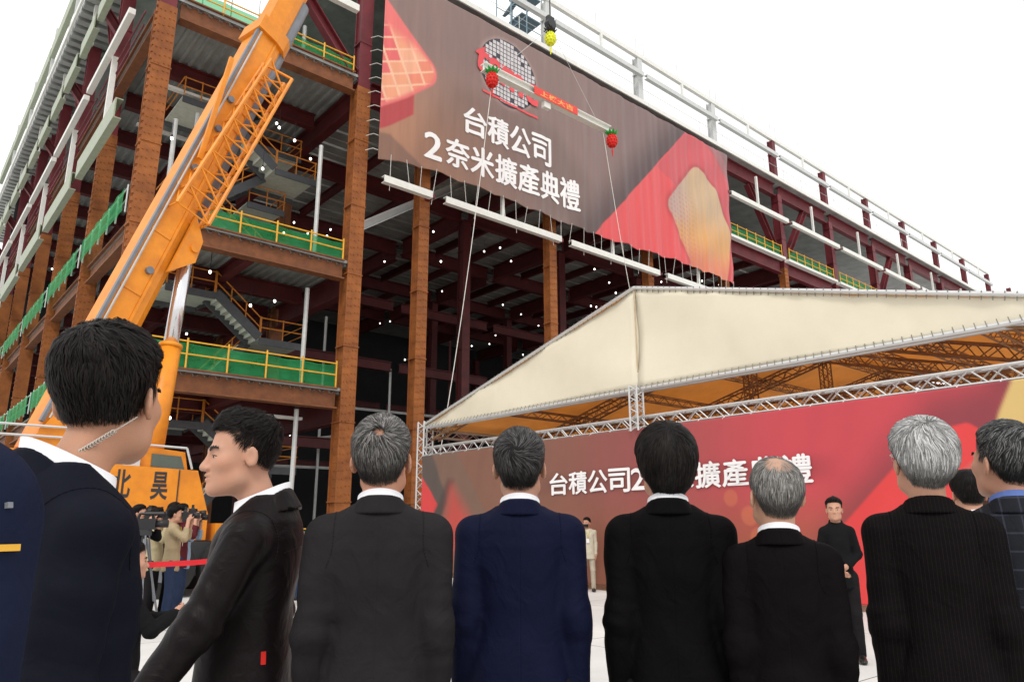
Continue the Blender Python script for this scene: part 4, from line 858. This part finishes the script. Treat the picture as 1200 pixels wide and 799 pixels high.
def person(label, pos, az, s=1., head=(0, 0, 0), arms=None, hair=None, skin=('light', (.48,.27,.185)), top=None, topkind='suit', collar=SHIRT, legs=TROU, near=True, group=None, build=1., curl=.35, crouch=0., female=False, hem=.76, extra=None, strand_n=2600, fat=1., mask=None, jaw=1., cat='person', cap=None, openface=True, glasses=False, hf=0., marks=()):
    seed = abs(hash(label)) % 1000 if False else sum(ord(q) for q in label) % 997
    R = root('person', (pos[0], pos[1], 0), label, cat, group, -math.radians(az)); R.scale = (s, s, s)
    A = {k: [np.array(p) for p in v] for k, v in (ARM | (arms or {})).items()}
    for k in A: A[k][0] = A[k][0]*np.array((build, 1, 1))-np.array((0, 0, .012 if topkind != 'jacket' else .045))
    for k in A:
        if k not in (arms or {}):
            for i in (1, 2): A[k][i] = A[k][i]+np.array(((build-1)*.2*np.sign(A[k][i][0]), 0, 0))
    dz = np.array((0, 0, -crouch)); Hm = rotm(math.radians(head[0]), math.radians(head[1]), math.radians(head[2])); piv = np.array((0, -.022+hf, 1.50-.12*hf)); hc = piv+Hm@np.array((0, .030, .098))
    toh = lambda Pp: (Pp-hc)@Hm
    hv = .0052 if near else .0085; sk = skinmat(*skin)
    hz_ = hair.get('vox', hv)
    HB = {}
    for k in ('L', 'R'):
        el, wr = A[k][1], A[k][2]; x_ = wr-el; x_ /= np.linalg.norm(x_); inw = np.array((1. if k == 'L' else -1., 0, 0)); z_ = -inw-x_*(-inw@x_); z_ /= np.linalg.norm(z_)
        if extra and k+'palm' in extra: z_ = -np.array(extra[k+'palm']); z_ = z_-x_*(z_@x_); z_ /= np.linalg.norm(z_)
        y_ = np.cross(z_, x_)*(1 if k == 'L' else -1); HB[k] = np.stack([x_, y_, z_], 1)
    def body_f(Pp):
        nb = hc+Hm@np.array((0, -.028, -.06)); d = capsd(Pp, (0, -.028, 1.39), nb, .058*fat, .051*fat)
        d = smin(d, ell(Pp, (0, -.02, 1.34), (.13, .07, .06)), .05); d = smin(d, ell(Pp, (0, -.005, 1.15), (.11, .08, .28)), .05)
        for k in ('L', 'R'):
            sh, el, wr = A[k]; d = smin(d, capsd(Pp, sh*np.array((.5, 1, 1)), sh, .04), .03); d = smin(d, smin(capsd(Pp, sh, el, .042, .036), capsd(Pp, el, wr, .036, .026), .01), .02)
            mk = np.linalg.norm(Pp-wr, axis=1) < .23; d[mk] = smin(d[mk], hand((Pp[mk]-wr)@HB[k], curl), .012)
        mk = np.linalg.norm(Pp-hc, axis=1) < .19; d[mk] = smin(d[mk], face(toh(Pp[mk]), jaw), .03); return d
    allp = np.vstack([np.vstack(v) for v in A.values()]+[v[2]+HB[k][:, 0]*.19 for k, v in A.items()]+[hc+np.array((0, 0, .14)), hc+(0, .1, 0), hc-(0, .12, 0)]); lo, hi = allp.min(0)-.05, allp.max(0)+.05
    V, F = surf(body_f, lo, hi, .0056 if near else .0095); bo_ = mesh_np('body', V+dz, F, sk, R)
    # eyes and brows
    if openface:
        for q in (-1, 1):
            e_ = MB().ball(hc+Hm@np.array((q*.033, .0752, -.0045))+dz, (.0118, .0112, .0052), 10, 8).build('eye', M('eye_white', (.42,.39,.37), .25, var=.02), R, True, True)
            MB().ball(hc+Hm@np.array((q*.033, .0832, -.0045))+dz, (.0058, .0044, .0050), 8, 6).build('iris', M('eye_dark', (.012,.008,.006), .15), e_, True, True)
            MB().path([hc+Hm@np.array((q*(.033+x), .0885-.55*abs(x)-9*x*x, -.0005-14*x*x))+dz for x in np.linspace(-.014, .015, 7)], .0014, 4).build('eyelash', M('brow_hair', (.012,.010,.009), .5), R, False, True)
        for q in (-1, 1):
            m = MB()
            for k in range(14):
                t = k/13; b_ = np.array((q*(.014+.034*t), .0935-.018*t*t, .0165+.006*math.sin(t*2.4))); m.prism([hc+Hm@b_+dz, hc+Hm@(b_+(q*.008, -.001, -.003))+dz, hc+Hm@(b_+(q*.006, 0, .003+.002*(k % 3)))+dz], Hm@np.array((0, .0025, 0)))
            m.build('eyebrow', M('brow_hair', (.012,.010,.009), .5), R, False, True)
    # hair
    hst = dict(seed=seed); hst.update(hair); pal = np.array(hst['pal']); lo, hi = np.array((-.12, -.145, -.13)), np.array((.12, .125, .16))
    HV, HF = surf(lambda q: hair_solid(q, hst), lo, hi, hz_)
    if cap is None or True:
        hb = mesh_np('hair', HV@Hm.T+hc+dz, HF, HAIRM, R, capcol(HV, hst, pal, np.array(skin[1])))
        SV, SF, SC = strands(hst, strand_n, HV, seed); mesh_np('hair_strands', SV@Hm.T+hc+dz, SF, HAIRM, hb, SC)['kind'] = 'stuff'
    # upper garment
    tm = top; gv = .0085 if near else .014; slk = .012 if topkind == 'jacket' else .006
    sg = np.array((1., -1.)); 
    def top_f(Pp):
        w_ = np.interp(Pp[:, 2], PROF[:, 0], PROF[:, 1])*build; d_ = np.interp(Pp[:, 2], PROF[:, 0], PROF[:, 2])*fat; c_ = np.interp(Pp[:, 2], PROF[:, 0], PROF[:, 3])
        if topkind == 'jacket': w_ = w_+.012*ss(1.3, .9, Pp[:, 2]); d_ = d_+.012
        xx = np.abs(Pp[:, 0])/w_; yy = np.abs(Pp[:, 1]-c_)/d_; k = (xx**2.5+yy**2.5)**.4; d = (k-1)*np.minimum(w_, d_)*.9
        for k_ in ('L', 'R'):
            sh, el, wr = A[k_]; up = np.array((np.sign(sh[0])*.045, -.022, 1.425)); d = smin(d, capsd(Pp, up, sh, .046, .055), .045)
            a_ = smin(capsd(Pp, sh, el, .060+slk*.4, .049+slk*.7), capsd(Pp, el, wr, .049+slk*.7, .038+slk*.8), .02)
            u_ = wr-el; u_ = u_/np.linalg.norm(u_); a_ = smax(a_, (Pp-wr)@u_-.005, .006)
            te = np.linalg.norm(Pp-el, axis=1); a_ = a_-.0032*np.sin((Pp@((el-sh)/np.linalg.norm(el-sh)))*95+4*wob(Pp, seed+3, 14))*ss(.16, .02, te)
            d = smin(d, a_, .022)
        d = smax(d, hem-Pp[:, 2], .008); d = smax(d, Pp[:, 2]-1.470+(.35 if topkind != 'jacket' else 1.0)*np.maximum(Pp[:, 1], 0), .006)
        fold_ = wob(Pp*np.array((1., .6, .75)), seed, 17 if topkind != 'jacket' else 24); drag = np.sin(Pp[:, 2]*26+np.abs(Pp[:, 0])*22+2.5*wob(Pp, seed+9, 8))
        d = d-(.0060 if topkind != 'jacket' else .0060)*fold_-.0055*drag*ss(1.40, 1.1, Pp[:, 2])*(.5+.5*wob(Pp, seed+21, 6))
        return d
    allp = np.vstack([np.vstack(v) for v in A.values()]+[np.array([(-.24*build, -.19, hem), (.24*build, .19, 1.50)])]); lo, hi = allp.min(0)-.10, allp.max(0)+.10; hi[2] = max(1.53, hi[2]); lo[2] = min(hem-.03, lo[2])
    V, F = surf(top_f, lo, hi, gv); V = V+dz
    tn = {'suit': 'suit_jacket', 'jacket': 'jacket', 'shirt': 'shirt', 'vest': 'vest'}[topkind]
    to = mesh_np(tn, V, F, tm, R)
    def onsurf(q, it=6):
        q = np.array(q, float)
        for _ in range(it): q = q-top_f(q)[:, None]*grad(top_f, q, .004)
        return q
    if near:                        # seams that stand a little proud of the cloth
        lines = []
        for k_ in ('L', 'R'):
            sh = A[k_][0]; sg_ = np.sign(sh[0]); lines.append(onsurf([(sh[0]-sg_*.012-sg_*.012*math.sin(a), sh[1]+.10*math.cos(a), sh[2]-.03+.10*math.sin(a)) for a in np.linspace(-.2, math.pi+.6, 44)]))
        if topkind == 'jacket': lines.append(onsurf([(x, -.14, 1.30+.02*math.cos(x*14)) for x in np.linspace(-.13, .13, 36)]))
        for l_ in lines: MB().path(list(l_+dz), .0018, 4).build('seam', tm, to, True, True)
    for nm_, q_, sz_, mt_ in marks:
        p_ = onsurf([q_], 12); n_ = grad(top_f, p_, .006)[0]; u_ = np.cross((0, 0, 1.), n_); u_ /= np.linalg.norm(u_); w__ = np.cross(n_, u_)
        MB().bar(p_[0]+dz-u_*sz_[0]/2+n_*.001, p_[0]+dz+u_*sz_[0]/2+n_*.001, .003, sz_[1], w__).build(nm_, mt_, to, False, True)
    # collars: a folded band standing round the neck
    def band(r0_, z0, z1, flare, th, name, mat, gap=.0, drop=.02):
        n = 44; v = []; f = []
        for k in range(n+1):
            a = math.radians(270)+math.radians(-172+gap+(344-2*gap)*k/n) if gap else math.radians(270)+math.radians(-180+360*k/n)
            fr = .5+.5*math.sin(a)        # 1 at the front
            ce = np.array((0, -.028, 0.)); dr = np.array((math.cos(a), math.sin(a)*1.0, 0)); zf = -drop*2.2*fr
            prof = [(r0_, z0), (r0_-.004, z1), (r0_+th*.7, z1+.004), (r0_+flare, z0+.006), (r0_+flare+th, z0-.002), (r0_+th*2.2, z1+.012), (r0_-.008, z1+.008), (r0_-.006, z0)]
            for rr_, zz in prof: v.append(ce+dr*(rr_+(.022*fr**2 if drop > .025 else 0))*np.array((1.02, .98, 1))*fat**.5+(0, .012*fr, zz+zf+.006*(1-fr))+dz)
        q = 8
        for k in range(n):
            for j in range(q): f.append((k*q+j, (k+1)*q+j, (k+1)*q+(j+1) % q, k*q+(j+1) % q))
        return MB().add(v, f).build(name, mat, R, True, True)
    def col_f(Pp, rt, sl, zt, zb_, th, dropf, cut):
        yy = Pp[:, 1]+.030; rho = np.sqrt((Pp[:, 0]/1.06)**2+yy**2); fr = np.clip(.5+.5*yy/(rho+1e-6), 0, 1); z = Pp[:, 2]+dropf*fr**1.3
        r_ = (rt+(zt-z)*sl)*fat**.5; d = smax(rho-r_, -(rho-r_+th), .004); d = smax(d, z-zt, .005); d = smax(d, zb_-z+.012*fr, .004)
        return smax(d, (cut-np.abs(Pp[:, 0]))*.8-(.06-yy)*3, .004) if cut else d
    if topkind == 'suit': V, F = surf(lambda q: col_f(q, .0660, .42, 1.494, 1.438, .016, .05, .03), (-.14, -.15, 1.33), (.14, .11, 1.50), .0062); mesh_np('jacket_collar', V+dz, F, tm, R)
    if topkind == 'jacket': V, F = surf(lambda q: col_f(q, .069, .62, 1.494, 1.430, .016, .115, .035), (-.19, -.20, 1.28), (.19, .16, 1.50), .0065); mesh_np('jacket_collar', V+dz, F, tm, R)
    if topkind in ('shirt',) and not female: band(.062, 1.445, 1.484, .016, .004, 'shirt_collar', tm)
    if collar is not None and topkind in ('suit', 'jacket'): band(.0600, 1.450, 1.494, .005, .003, 'shirt_collar', collar, gap=14, drop=.022 if topkind == 'suit' else .028)
    # trousers and shoes
    kb = crouch*.55
    def leg_f(Pp):
        d = ell(Pp, (0, -.002, .90-crouch), (.168*build, .120, .13)); X = np.stack([np.abs(Pp[:, 0]), Pp[:, 1], Pp[:, 2]], -1)
        kn = np.array((.105+crouch*.25, .015+kb, .50-crouch*.45)); an_ = np.array((.115+crouch*.2, -.02-crouch*.1, .075)); hp = np.array((.088, 0, .86-crouch))
        d = smin(d, capsd(X, hp, kn, .088, .064), .05); d = smin(d, capsd(X, kn, an_, .064, .056), .02); d = smax(d, .05-Pp[:, 2], .01); return d-.003*wob(Pp, seed+5, 22)
    V, F = surf(leg_f, (-.36, -.22, .02), (.36, .40+crouch*.5, 1.06-crouch), .014 if near else .02); mesh_np('trousers', V, F, legs, R)
    for q in (-1, 1):
        c0 = np.array((q*(.115+crouch*.2), -.02-crouch*.1, 0)); V, F = surf(lambda p: smax(smin(ell(p, (0, .01, .045), (.043, .07, .055)), ell(p, (0, .10, .028), (.046, .10, .036)), .04), .002-p[:, 2], .004), (-.07, -.10, -.012), (.07, .23, .12), .011)
        mesh_np('shoe', V+c0, F, SHOE, R)
    if glasses:
        m = MB()
        for q in (-1, 1):
            pt = [hc+Hm@np.array(p)+dz for p in ((q*.079, -.012, .012), (q*.077, .06, .010), (q*.062, .089, .008))]; m.path(pt, .0016, 5)
            m.path([hc+Hm@np.array((q*(.036+.024*math.cos(a)), .0955-.004*math.cos(a), -.004+.019*math.sin(a)))+dz for a in np.linspace(0, 2*math.pi, 13)], .0012, 4)
        m.path([hc+Hm@np.array((x, .098, .0))+dz for x in (-.012, 0, .012)], .0014, 4); m.build('spectacles', M('frame_silver', (.45,.43,.38), .3, .7), R, False, True)
    if mask is not None:
        V, F = surf(lambda p: smax(smax(np.abs(face(p, jaw)-.006)-.003, (p[:, 2]+.022)*.9, .004), smax(.035-p[:, 1], -.108-p[:, 2], .004), .004), (-.09, .0, -.13), (.09, .14, .01), .006)
        mesh_np('face_mask', V@Hm.T+hc+dz, F, mask, R)
    if cap is not None:
        V, F = surf(lambda p: smin(smax(ell(p, (0, -.012, .045), (.102, .125, .105)), .03-p[:, 2], .01), smax(ell(p, (0, .02, .04), (.11, .16, .012)), .0*p[:, 0]-1, .01), .01), (-.14, -.17, -.02), (.14, .21, .18), .008)
        mesh_np('helmet', V@Hm.T+hc+dz, F, cap, R)
    R['_hc'] = [float(x) for x in hc+dz]
    return R, A, hc+dz, Hm
BLK = [(.006,.005,.005), (.012,.010,.009), (.022,.018,.016)]
# ---------------------------------------------------------------- the guests in the front row
suit_gray = cloth('charcoal_suit_wool', (.020,.018,.0195), .72); suit_navy = cloth('navy_suit_wool', (.0062,.008,.025), .68); suit_black = cloth('black_suit_wool', (.0032,.0028,.003), .75)
suit_dark = cloth('black_brown_suit_wool', (.0045,.0035,.004), .75); suit_pin = cloth('pinstripe_suit_wool', (.005,.0038,.0042), .75, pat=([(0, .011, .12)], (.03,.023,.025), .3))
suit_plaid = cloth('grey_plaid_suit_wool', (.018,.019,.024), .75, pat=([(0, .05, .10), (2, .055, .10), (0, .05, .03), (2, .055, .02)], (.06,.065,.09), .45))
nylon = cloth('black_nylon', (.0085,.006,.0066), .45, bump=.35, spec=.10); navy_j = cloth('navy_cotton_twill', (.007,.008,.014), .7, bump=.2)
person('man in charcoal suit with thinning grey hair at the crown', (1.187, 1.989), 32, 1.0, (-8, 16, 0), top=suit_gray, build=.96,
    hair=dict(pal=[(.035,.032,.03), (.10,.095,.09), (.30,.29,.28)], under=(.03,.026,.024), top=.015, side=.010, whorl=(.004, -.075, .080), bald=((.004, -.085, .088), .024), thin=.6, len=.045, swirl=.9, w=.0011, seed=3), strand_n=5940, skin=('ruddy', (.50,.26,.17)))
person('man in navy blue suit with dark swirling hair', (1.719, 1.954), 42, 1.0, (-3, 15, 0), top=suit_navy, build=1.0,
    hair=dict(pal=[(.014,.013,.013), (.035,.033,.033), (.13,.13,.13)], under=(.012,.010,.010), top=.016, side=.010, whorl=(-.006, -.085, .070), bald=((-.006, -.093, .074), .014), thin=.5, len=.05, swirl=1.6, w=.0011), strand_n=5610)
person('man in black suit with thick black bowl-cut hair', (2.066, 1.590), 50, 1.0, (10, 12, 0), top=suit_black, build=.95,
    hair=dict(pal=BLK, top=.026, side=.023, edge=.006, fade=.045, whorl=(0, -.06, .095), len=.065, swirl=.3, zl=[0, 0, 0, 0, .0, -.012, -.03, -.03, -.028], w=.0014, grav=.8), strand_n=5610)
person('short balding man in black suit with grey fringe of hair', (2.222, 1.280), 57, .935, (15, 14, 0), top=suit_dark, build=.83,
    hair=dict(pal=[(.06,.055,.05), (.20,.19,.18), (.42,.41,.39)], under=(.06,.055,.05), top=.008, side=.010, whorl=(0, -.03, .12), bald=((0, -.045, .115), .062), len=.038, swirl=.2, w=.0011, grav=.8), strand_n=5610, skin=('pale', (.52,.31,.215)))
person('man in pinstripe suit with thick silver hair', (2.615, .972), 64, 1.0, (16, 16, 0), top=suit_pin, build=.88, collar=None,
    hair=dict(pal=[(.13,.13,.125), (.36,.36,.355), (.68,.68,.67)], under=(.10,.095,.09), top=.026, side=.018, edge=.005, fade=.05, whorl=(.0, -.055, .105), len=.075, swirl=.3, comb=(.5, -.1, 0), w=.0014, grav=.7, lump=.003), strand_n=6930, glasses=True)
person('man in grey plaid suit and blue shirt with salt and pepper hair', (2.86, .80), 66, 1.0, (34, 10, 0), top=suit_plaid, build=1.0, collar=cloth('blue_shirt_cotton', (.11,.17,.42), .7, seam=False),
    hair=dict(pal=[(.012,.012,.012), (.04,.04,.04), (.22,.22,.22)], under=(.012,.012,.012), top=.018, side=.013, len=.05, comb=(0, -.6, 0), swirl=.3, w=.0012, lump=.003), strand_n=5610)
ea = person('young man with earpiece in navy jacket over white shirt', (.285, 1.56), 84, 1.03, (42, 6, 0), hf=.055, fat=.92, top=navy_j, topkind='jacket', build=.92, hem=.68,
    hair=dict(pal=BLK, top=.022, side=.012, edge=.002, fade=.085, whorl=(0, -.055, .10), len=.055, swirl=.6, jit=.16, lift=.004, clump=.3, w=.0011, front=.01, lump=.003, zl=[0, 0, 0, 0, 0, 0, .0, .012, .016], vox=.0046), strand_n=8580, skin=('tan', (.46,.255,.165)))
person('young man in black nylon jacket turned in profile', (.945, 2.33), -56, 1.02, (24, -3, 0), hf=.05, marks=[('red_tab', (-.15, -.09, 1.02), (.014, .034), LRED)], top=nylon, topkind='jacket', build=.88, hem=.70, arms=dict(L=[(-.158, -.0, 1.385), (-.205, .09, 1.115), (-.255, .19, .95)]),
    hair=dict(pal=BLK, top=.020, side=.006, edge=.002, fade=.085, whorl=(0, -.06, .095), len=.042, swirl=.5, comb=(0, .35, .4), jit=.16, lift=.007, clump=.3, front=.010, w=.0011, lump=.003, zl=[.010, .010, .012, .012, .008, .010, .0, .012, .014]), strand_n=6930, skin=('light', (.50,.285,.195)))
person('person in dark blue uniform jacket with yellow tab at the shoulder', (-.102, .80), 30, 1.045, (10, 0, 0), top=cloth('navy_uniform_cotton', (.010,.014,.034), .7, bump=.25), topkind='jacket', build=1.02, hem=.68, marks=[('yellow_tab', (.20, -.03, 1.325), (.018, .0045), YEL), ('button', (.20, -.03, 1.35), (.004, .004), CGREY)], hair=dict(pal=BLK, top=.02, side=.012), strand_n=2475)
# earpiece coil
R_, A_, hc_, Hm_ = ea
pts = []
c0, c1, c2 = hc_+Hm_@np.array((.074, -.03, -.035)), hc_+Hm_@np.array((.03, -.088, -.085)), hc_+Hm_@np.array((-.045, -.080, -.125))
for t in np.linspace(0, 1, 190):
    q = (1-t)**2*c0+2*t*(1-t)*c1+t*t*c2; a = t*30*2*math.pi; r_ = .0036*(1 if .25 < t < .97 else .15); pts.append(q+Hm_@np.array((r_*math.cos(a)*.5, -.012+r_*math.cos(a), r_*math.sin(a))))
MB().path(pts, .0014, 4).build('earpiece_coil', M('clear_coil', (.62,.55,.48), .25), R_, True, True)
# ---------------------------------------------------------------- people farther off
tan = cloth('tan_cotton_shirt', (.42,.36,.22), .8, seam=False); khaki = cloth('khaki_vest_cotton', (.36,.28,.17), .8, seam=False); denim = cloth('blue_denim', (.03,.045,.09), .85, seam=False); blackc = cloth('black_cotton', (.009,.009,.010), .8, seam=False)
beige = cloth('pale_beige_uniform', (.50,.46,.36), .8, seam=False); checks = cloth('red_check_shirt', (.55,.52,.52), .8, pat=([(0, .03, .35), (2, .03, .35)], (.28,.06,.09), .6), seam=False); teal = cloth('dark_teal_shirt', (.02,.06,.075), .8, seam=False)
SH = dict(pal=BLK, top=.02, side=.012, len=.04)
person('man with dark hair and black mask straps behind the silver haired man', (4.786, 1.55), 55, .985, (0, 0, 0), top=blackc, topkind='suit', hair=dict(SH, side=.014), near=False, strand_n=1800, mask=M('black_mask', (.015,.015,.015), .8), group=None)
person('woman with long brown hair behind the plaid suit', (5.52, 1.68), 60, .92, (-10, 0, 0), top=blackc, topkind='shirt', female=True, near=False, strand_n=2200, hair=dict(pal=[(.05,.022,.014), (.09,.04,.025), (.14,.07,.04)], top=.018, side=.020, zl=[0, 0, -.02, -.06, -.10, -.12, -.13, -.13, -.13], len=.09, grav=1.2, edge=.012))
person('man in black shirt and trousers standing before the red backdrop', (8.20, 4.02), 238, .985, (-6, 2, 0), top=blackc, topkind='shirt', near=False, hair=dict(SH, top=.024, front=.008, side=.007, zl=[.014, .014, .012, .012, .012, 0, 0, 0, 0]), strand_n=1800, build=.78, arms=dict(L=[(-.163, -.012, 1.370), (-.19, -.02, 1.12), (-.05, .14, 1.0)], R=[(.163, -.012, 1.370), (.19, -.02, 1.12), (.05, .15, .98)]))
wm, wA, whc, wH = person('woman in pale uniform and black face mask by the backdrop', (12.55, 11.95), 225, .93, (-30, 0, 0), top=beige, topkind='shirt', female=True, legs=cloth('beige_trousers', (.42,.37,.29), .8, seam=False), near=False, hair=dict(SH, side=.016), strand_n=1200, mask=M('black_mask', (.015,.015,.015), .8))
def badge(R, x=.0, z=1.18, y=.135):
    MB().box((x-.035, y, z-.05), (x+.035, y+.006, z+.05)).build('badge', M('badge_white', (.75,.74,.72), .5), R, False, True)
    MB().path([(-.05, .09, 1.42), (x-.012, y+.004, z+.05), (.05, .09, 1.42)], .006, 5).build('lanyard', M('lanyard_yellow', (.5,.42,.05), .7), R, False, True)
badge(wm)
CAMB = M('camera_black_plastic', (.012,.012,.013), .45); LENSG = M('lens_glass', (.02,.025,.04), .05, spec=.9)
CAMT = None
def camera_at(R, hc, Hm, label, big=True):
    """camera held up to the eye of person R; a thing of its own"""
    bpy.context.view_layer.update(); w_ = R.matrix_world @ Vector(hc+Hm@np.array((.01, .135, -.01))); f_ = R.matrix_world.to_3x3() @ Vector(Hm@np.array((0, 1, 0)))
    Cc = root('photo_camera', w_, label, 'camera', None, math.atan2(-f_.x, f_.y))
    MB().box((-.07, -.035, -.05), (.07, .035, .045)).prism([(-.03, -.03, .045), (.03, -.03, .045), (.02, -.02, .08), (-.02, -.02, .08)], (0, .05, 0)).box((.03, -.04, -.10 if big else -.05), (.075, .045, .04)).build('housing', CAMB, Cc, False, True)
    lz = MB().tube((0, .035, -.01), (0, .12, -.01), .036, 14).tube((0, .12, -.01), (0, .21 if big else .15, -.01), .044, 14, .05).build('lens', CAMB, Cc, True, True)
    MB().tube((0, .211 if big else .151, -.01), (0, .214 if big else .154, -.01), .040, 14).build('front_glass', LENSG, lz, False, True)
    MB().box((-.018, -.02, .081), (.018, .02, .125)).build('flash_shoe_unit', CAMB, Cc, False, True)
UP = dict(L=[(-.163, 0, 1.370), (-.24, .20, 1.26), (-.07, .235, 1.50)], R=[(.163, 0, 1.370), (.26, .16, 1.24), (.085, .19, 1.52)])
def photographer(label, clabel, x, y, az, s, top, legs, kind='shirt', hr=SH, head=(0, 4, 0), big=True, bd=None):
    P_ = person(label, (x, y), az, s, head, arms=UP, top=top, topkind=kind, legs=legs, near=False, hair=hr, strand_n=900, curl=.75, extra=dict(Lpalm=(.5, .2, .8), Rpalm=(-.9, .3, 0)), group='press photographers behind the red tape')
    camera_at(P_[0], P_[2], P_[3], clabel, big)
    if bd: badge(P_[0])
    return P_
photographer('photographer in tan shirt and jeans aiming a camera beside the khaki vest', 'black camera held by the photographer in tan shirt', 3.60, 12.85, 118, .99, tan, TROU)
photographer('photographer in khaki vest with badge on a yellow lanyard', 'black camera with long lens held by the photographer in khaki vest', 3.70, 12.3, 108, 1.0, khaki, denim, bd=True)
photographer('photographer in black shirt with raised bare forearms by the tripod', 'black camera held by the photographer in black shirt', 3.08, 11.9, 125, 1.0, blackc, TROU)
photographer('photographer with dark jacket aiming a camera over the vest wearer', 'black camera held above the khaki vest', 4.20, 13.6, 130, 1.0, teal, TROU, hr=dict(SH, top=.024))
photographer('photographer in grey shirt crowded behind the tan shirt', 'black camera held in the back row of the press', 3.80, 13.9, 120, 1.02, cloth('grey_cotton', (.16,.16,.16), .8, seam=False), TROU)
photographer('photographer in white shirt crowded beside the crane wheel', 'black camera held beside the crane wheel', 4.50, 14.6, 135, 1.0, cloth('white_cotton', (.6,.6,.58), .8, seam=False), denim)
photographer('photographer in brown shirt squeezed between the tan shirt and the vest', 'black camera held between the tan shirt and the vest', 3.68, 13.15, 122, .98, cloth('brown_cotton', (.11,.07,.045), .8, seam=False), TROU)
photographer('photographer in pale blue shirt standing behind the khaki vest', 'black camera held behind the khaki vest', 4.12, 13.15, 118, .99, cloth('pale_blue_cotton', (.25,.33,.42), .8, seam=False), denim)
photographer('tall photographer in dark green shirt in the back row of the press', 'black camera held by the tall photographer in dark green', 4.0, 13.35, 125, 1.05, cloth('dark_green_cotton', (.03,.055,.03), .8, seam=False), TROU)
photographer('tall photographer in maroon shirt next to the dark green shirt', 'black camera held by the tall photographer in maroon', 3.99, 12.9, 105, 1.03, cloth('maroon_cotton', (.10,.02,.025), .8, seam=False), denim)
pp = person('crouching photographer in black with a lens on the forearm', (1.46, 5.75), 95, 1.0, (0, 0, 0), arms=dict(L=[(-.163, 0, 1.370), (-.22, .16, 1.18), (-.03, .34, 1.22)], R=[(.163, 0, 1.370), (.22, .14, 1.16), (.05, .32, 1.24)]), top=blackc, topkind='shirt', near=False, hair=SH, strand_n=900, crouch=.42, hem=.86, curl=.7)
bpy.context.view_layer.update()
cc_ = root('photo_camera', (1.86, 5.71, .80), 'black camera with lens held low by the crouching photographer', 'camera', None, -math.radians(95))
MB().box((-.07, -.05, -.05), (.07, .03, .05)).build('housing', CAMB, cc_, False, True); lz = MB().tube((0, .03, 0), (0, .12, 0), .04, 14).tube((0, .12, 0), (0, .22, 0), .046, 14, .05).build('lens', CAMB, cc_, True, True); MB().tube((0, .221, 0), (0, .224, 0), .04, 14).build('front_glass', LENSG, lz, False, True)
person('person in red checked shirt standing with back turned near the green net', (6.75, 14.6), 50, .93, (0, 0, 0), top=checks, topkind='shirt', legs=denim, near=False, hair=SH, strand_n=700)
person('person in dark teal shirt beside the red checked shirt', (6.0, 13.4), 40, .95, (0, 0, 0), top=teal, topkind='shirt', legs=TROU, near=False, hair=SH, strand_n=700)
person('worker in beige with white safety helmet beside the crane', (6.2, 16.1), 215, .98, (0, 0, 0), top=beige, topkind='shirt', legs=denim, near=False, hair=SH, strand_n=300, cap=M('helmet_white', (.8,.8,.78), .35))
# tripod with video camera
TP = root('camera_tripod', (3.06, 11.5, 0), 'black and silver camera tripod standing in front of the photographers', 'tripod')
for k in range(3):
    a = k*2.094+.4; MB().tube((3.06+.42*math.cos(a), 11.5+.42*math.sin(a), 0), (3.06+.05*math.cos(a), 11.5+.05*math.sin(a), 1.25), .016, 6).tube((3.06+.30*math.cos(a+.1), 11.5+.30*math.sin(a+.1), .4), (3.06+.09*math.cos(a+.1), 11.5+.09*math.sin(a+.1), 1.3), .012, 6).build('leg', CGREY, TP)
MB().tube((3.06, 11.5, .8), (3.06, 11.5, 1.36), .03, 8).box((2.98, 11.43, 1.30), (3.14, 11.57, 1.38)).build('center_column', CDK, TP)
VC = root('video_camera', (3.06, 11.5, 1.38), 'shoulder-size black video camera mounted on the tripod', 'camera', None, -math.radians(115))
MB().box((-.06, -.16, .0), (.06, .14, .15)).build('housing', CAMB, VC, False, True); MB().tube((0, .14, .08), (0, .30, .08), .05, 14, .055).build('lens', CAMB, VC, True, True); MB().path([(0, -.1, .15), (0, -.08, .22), (0, .08, .22), (0, .1, .15)], .02, 6).build('carry_handle', CAMB, VC, False, True); MB().tube((.05, .0, .22), (.05, .24, .22), .025, 8).build('microphone', CAMB, VC, False, True)
# red barrier tape on posts
m = MB(); pts = [(2.4, 11.25, .92), (3.0, 11.45, .90), (3.8, 11.7, .90), (4.7, 12.1, .93)]
for a, b in zip(pts[:-1], pts[1:]): m.bar(a, b, .012, .075)
BT = root('barrier_tape', (3.5, 11.6, 0), 'red barrier tape stretched in front of the press photographers', 'barrier tape'); m.build('tape', M('tape_red', (.72,.02,.03), .5, var=.1), BT)
for p in (pts[0], pts[-1]): MB().tube((p[0], p[1]+.05, 0), (p[0], p[1]+.05, 1.0), .025, 8).tube((p[0], p[1]+.05, 0), (p[0], p[1]+.05, .03), .16, 12).build('post', CGREY, BT)
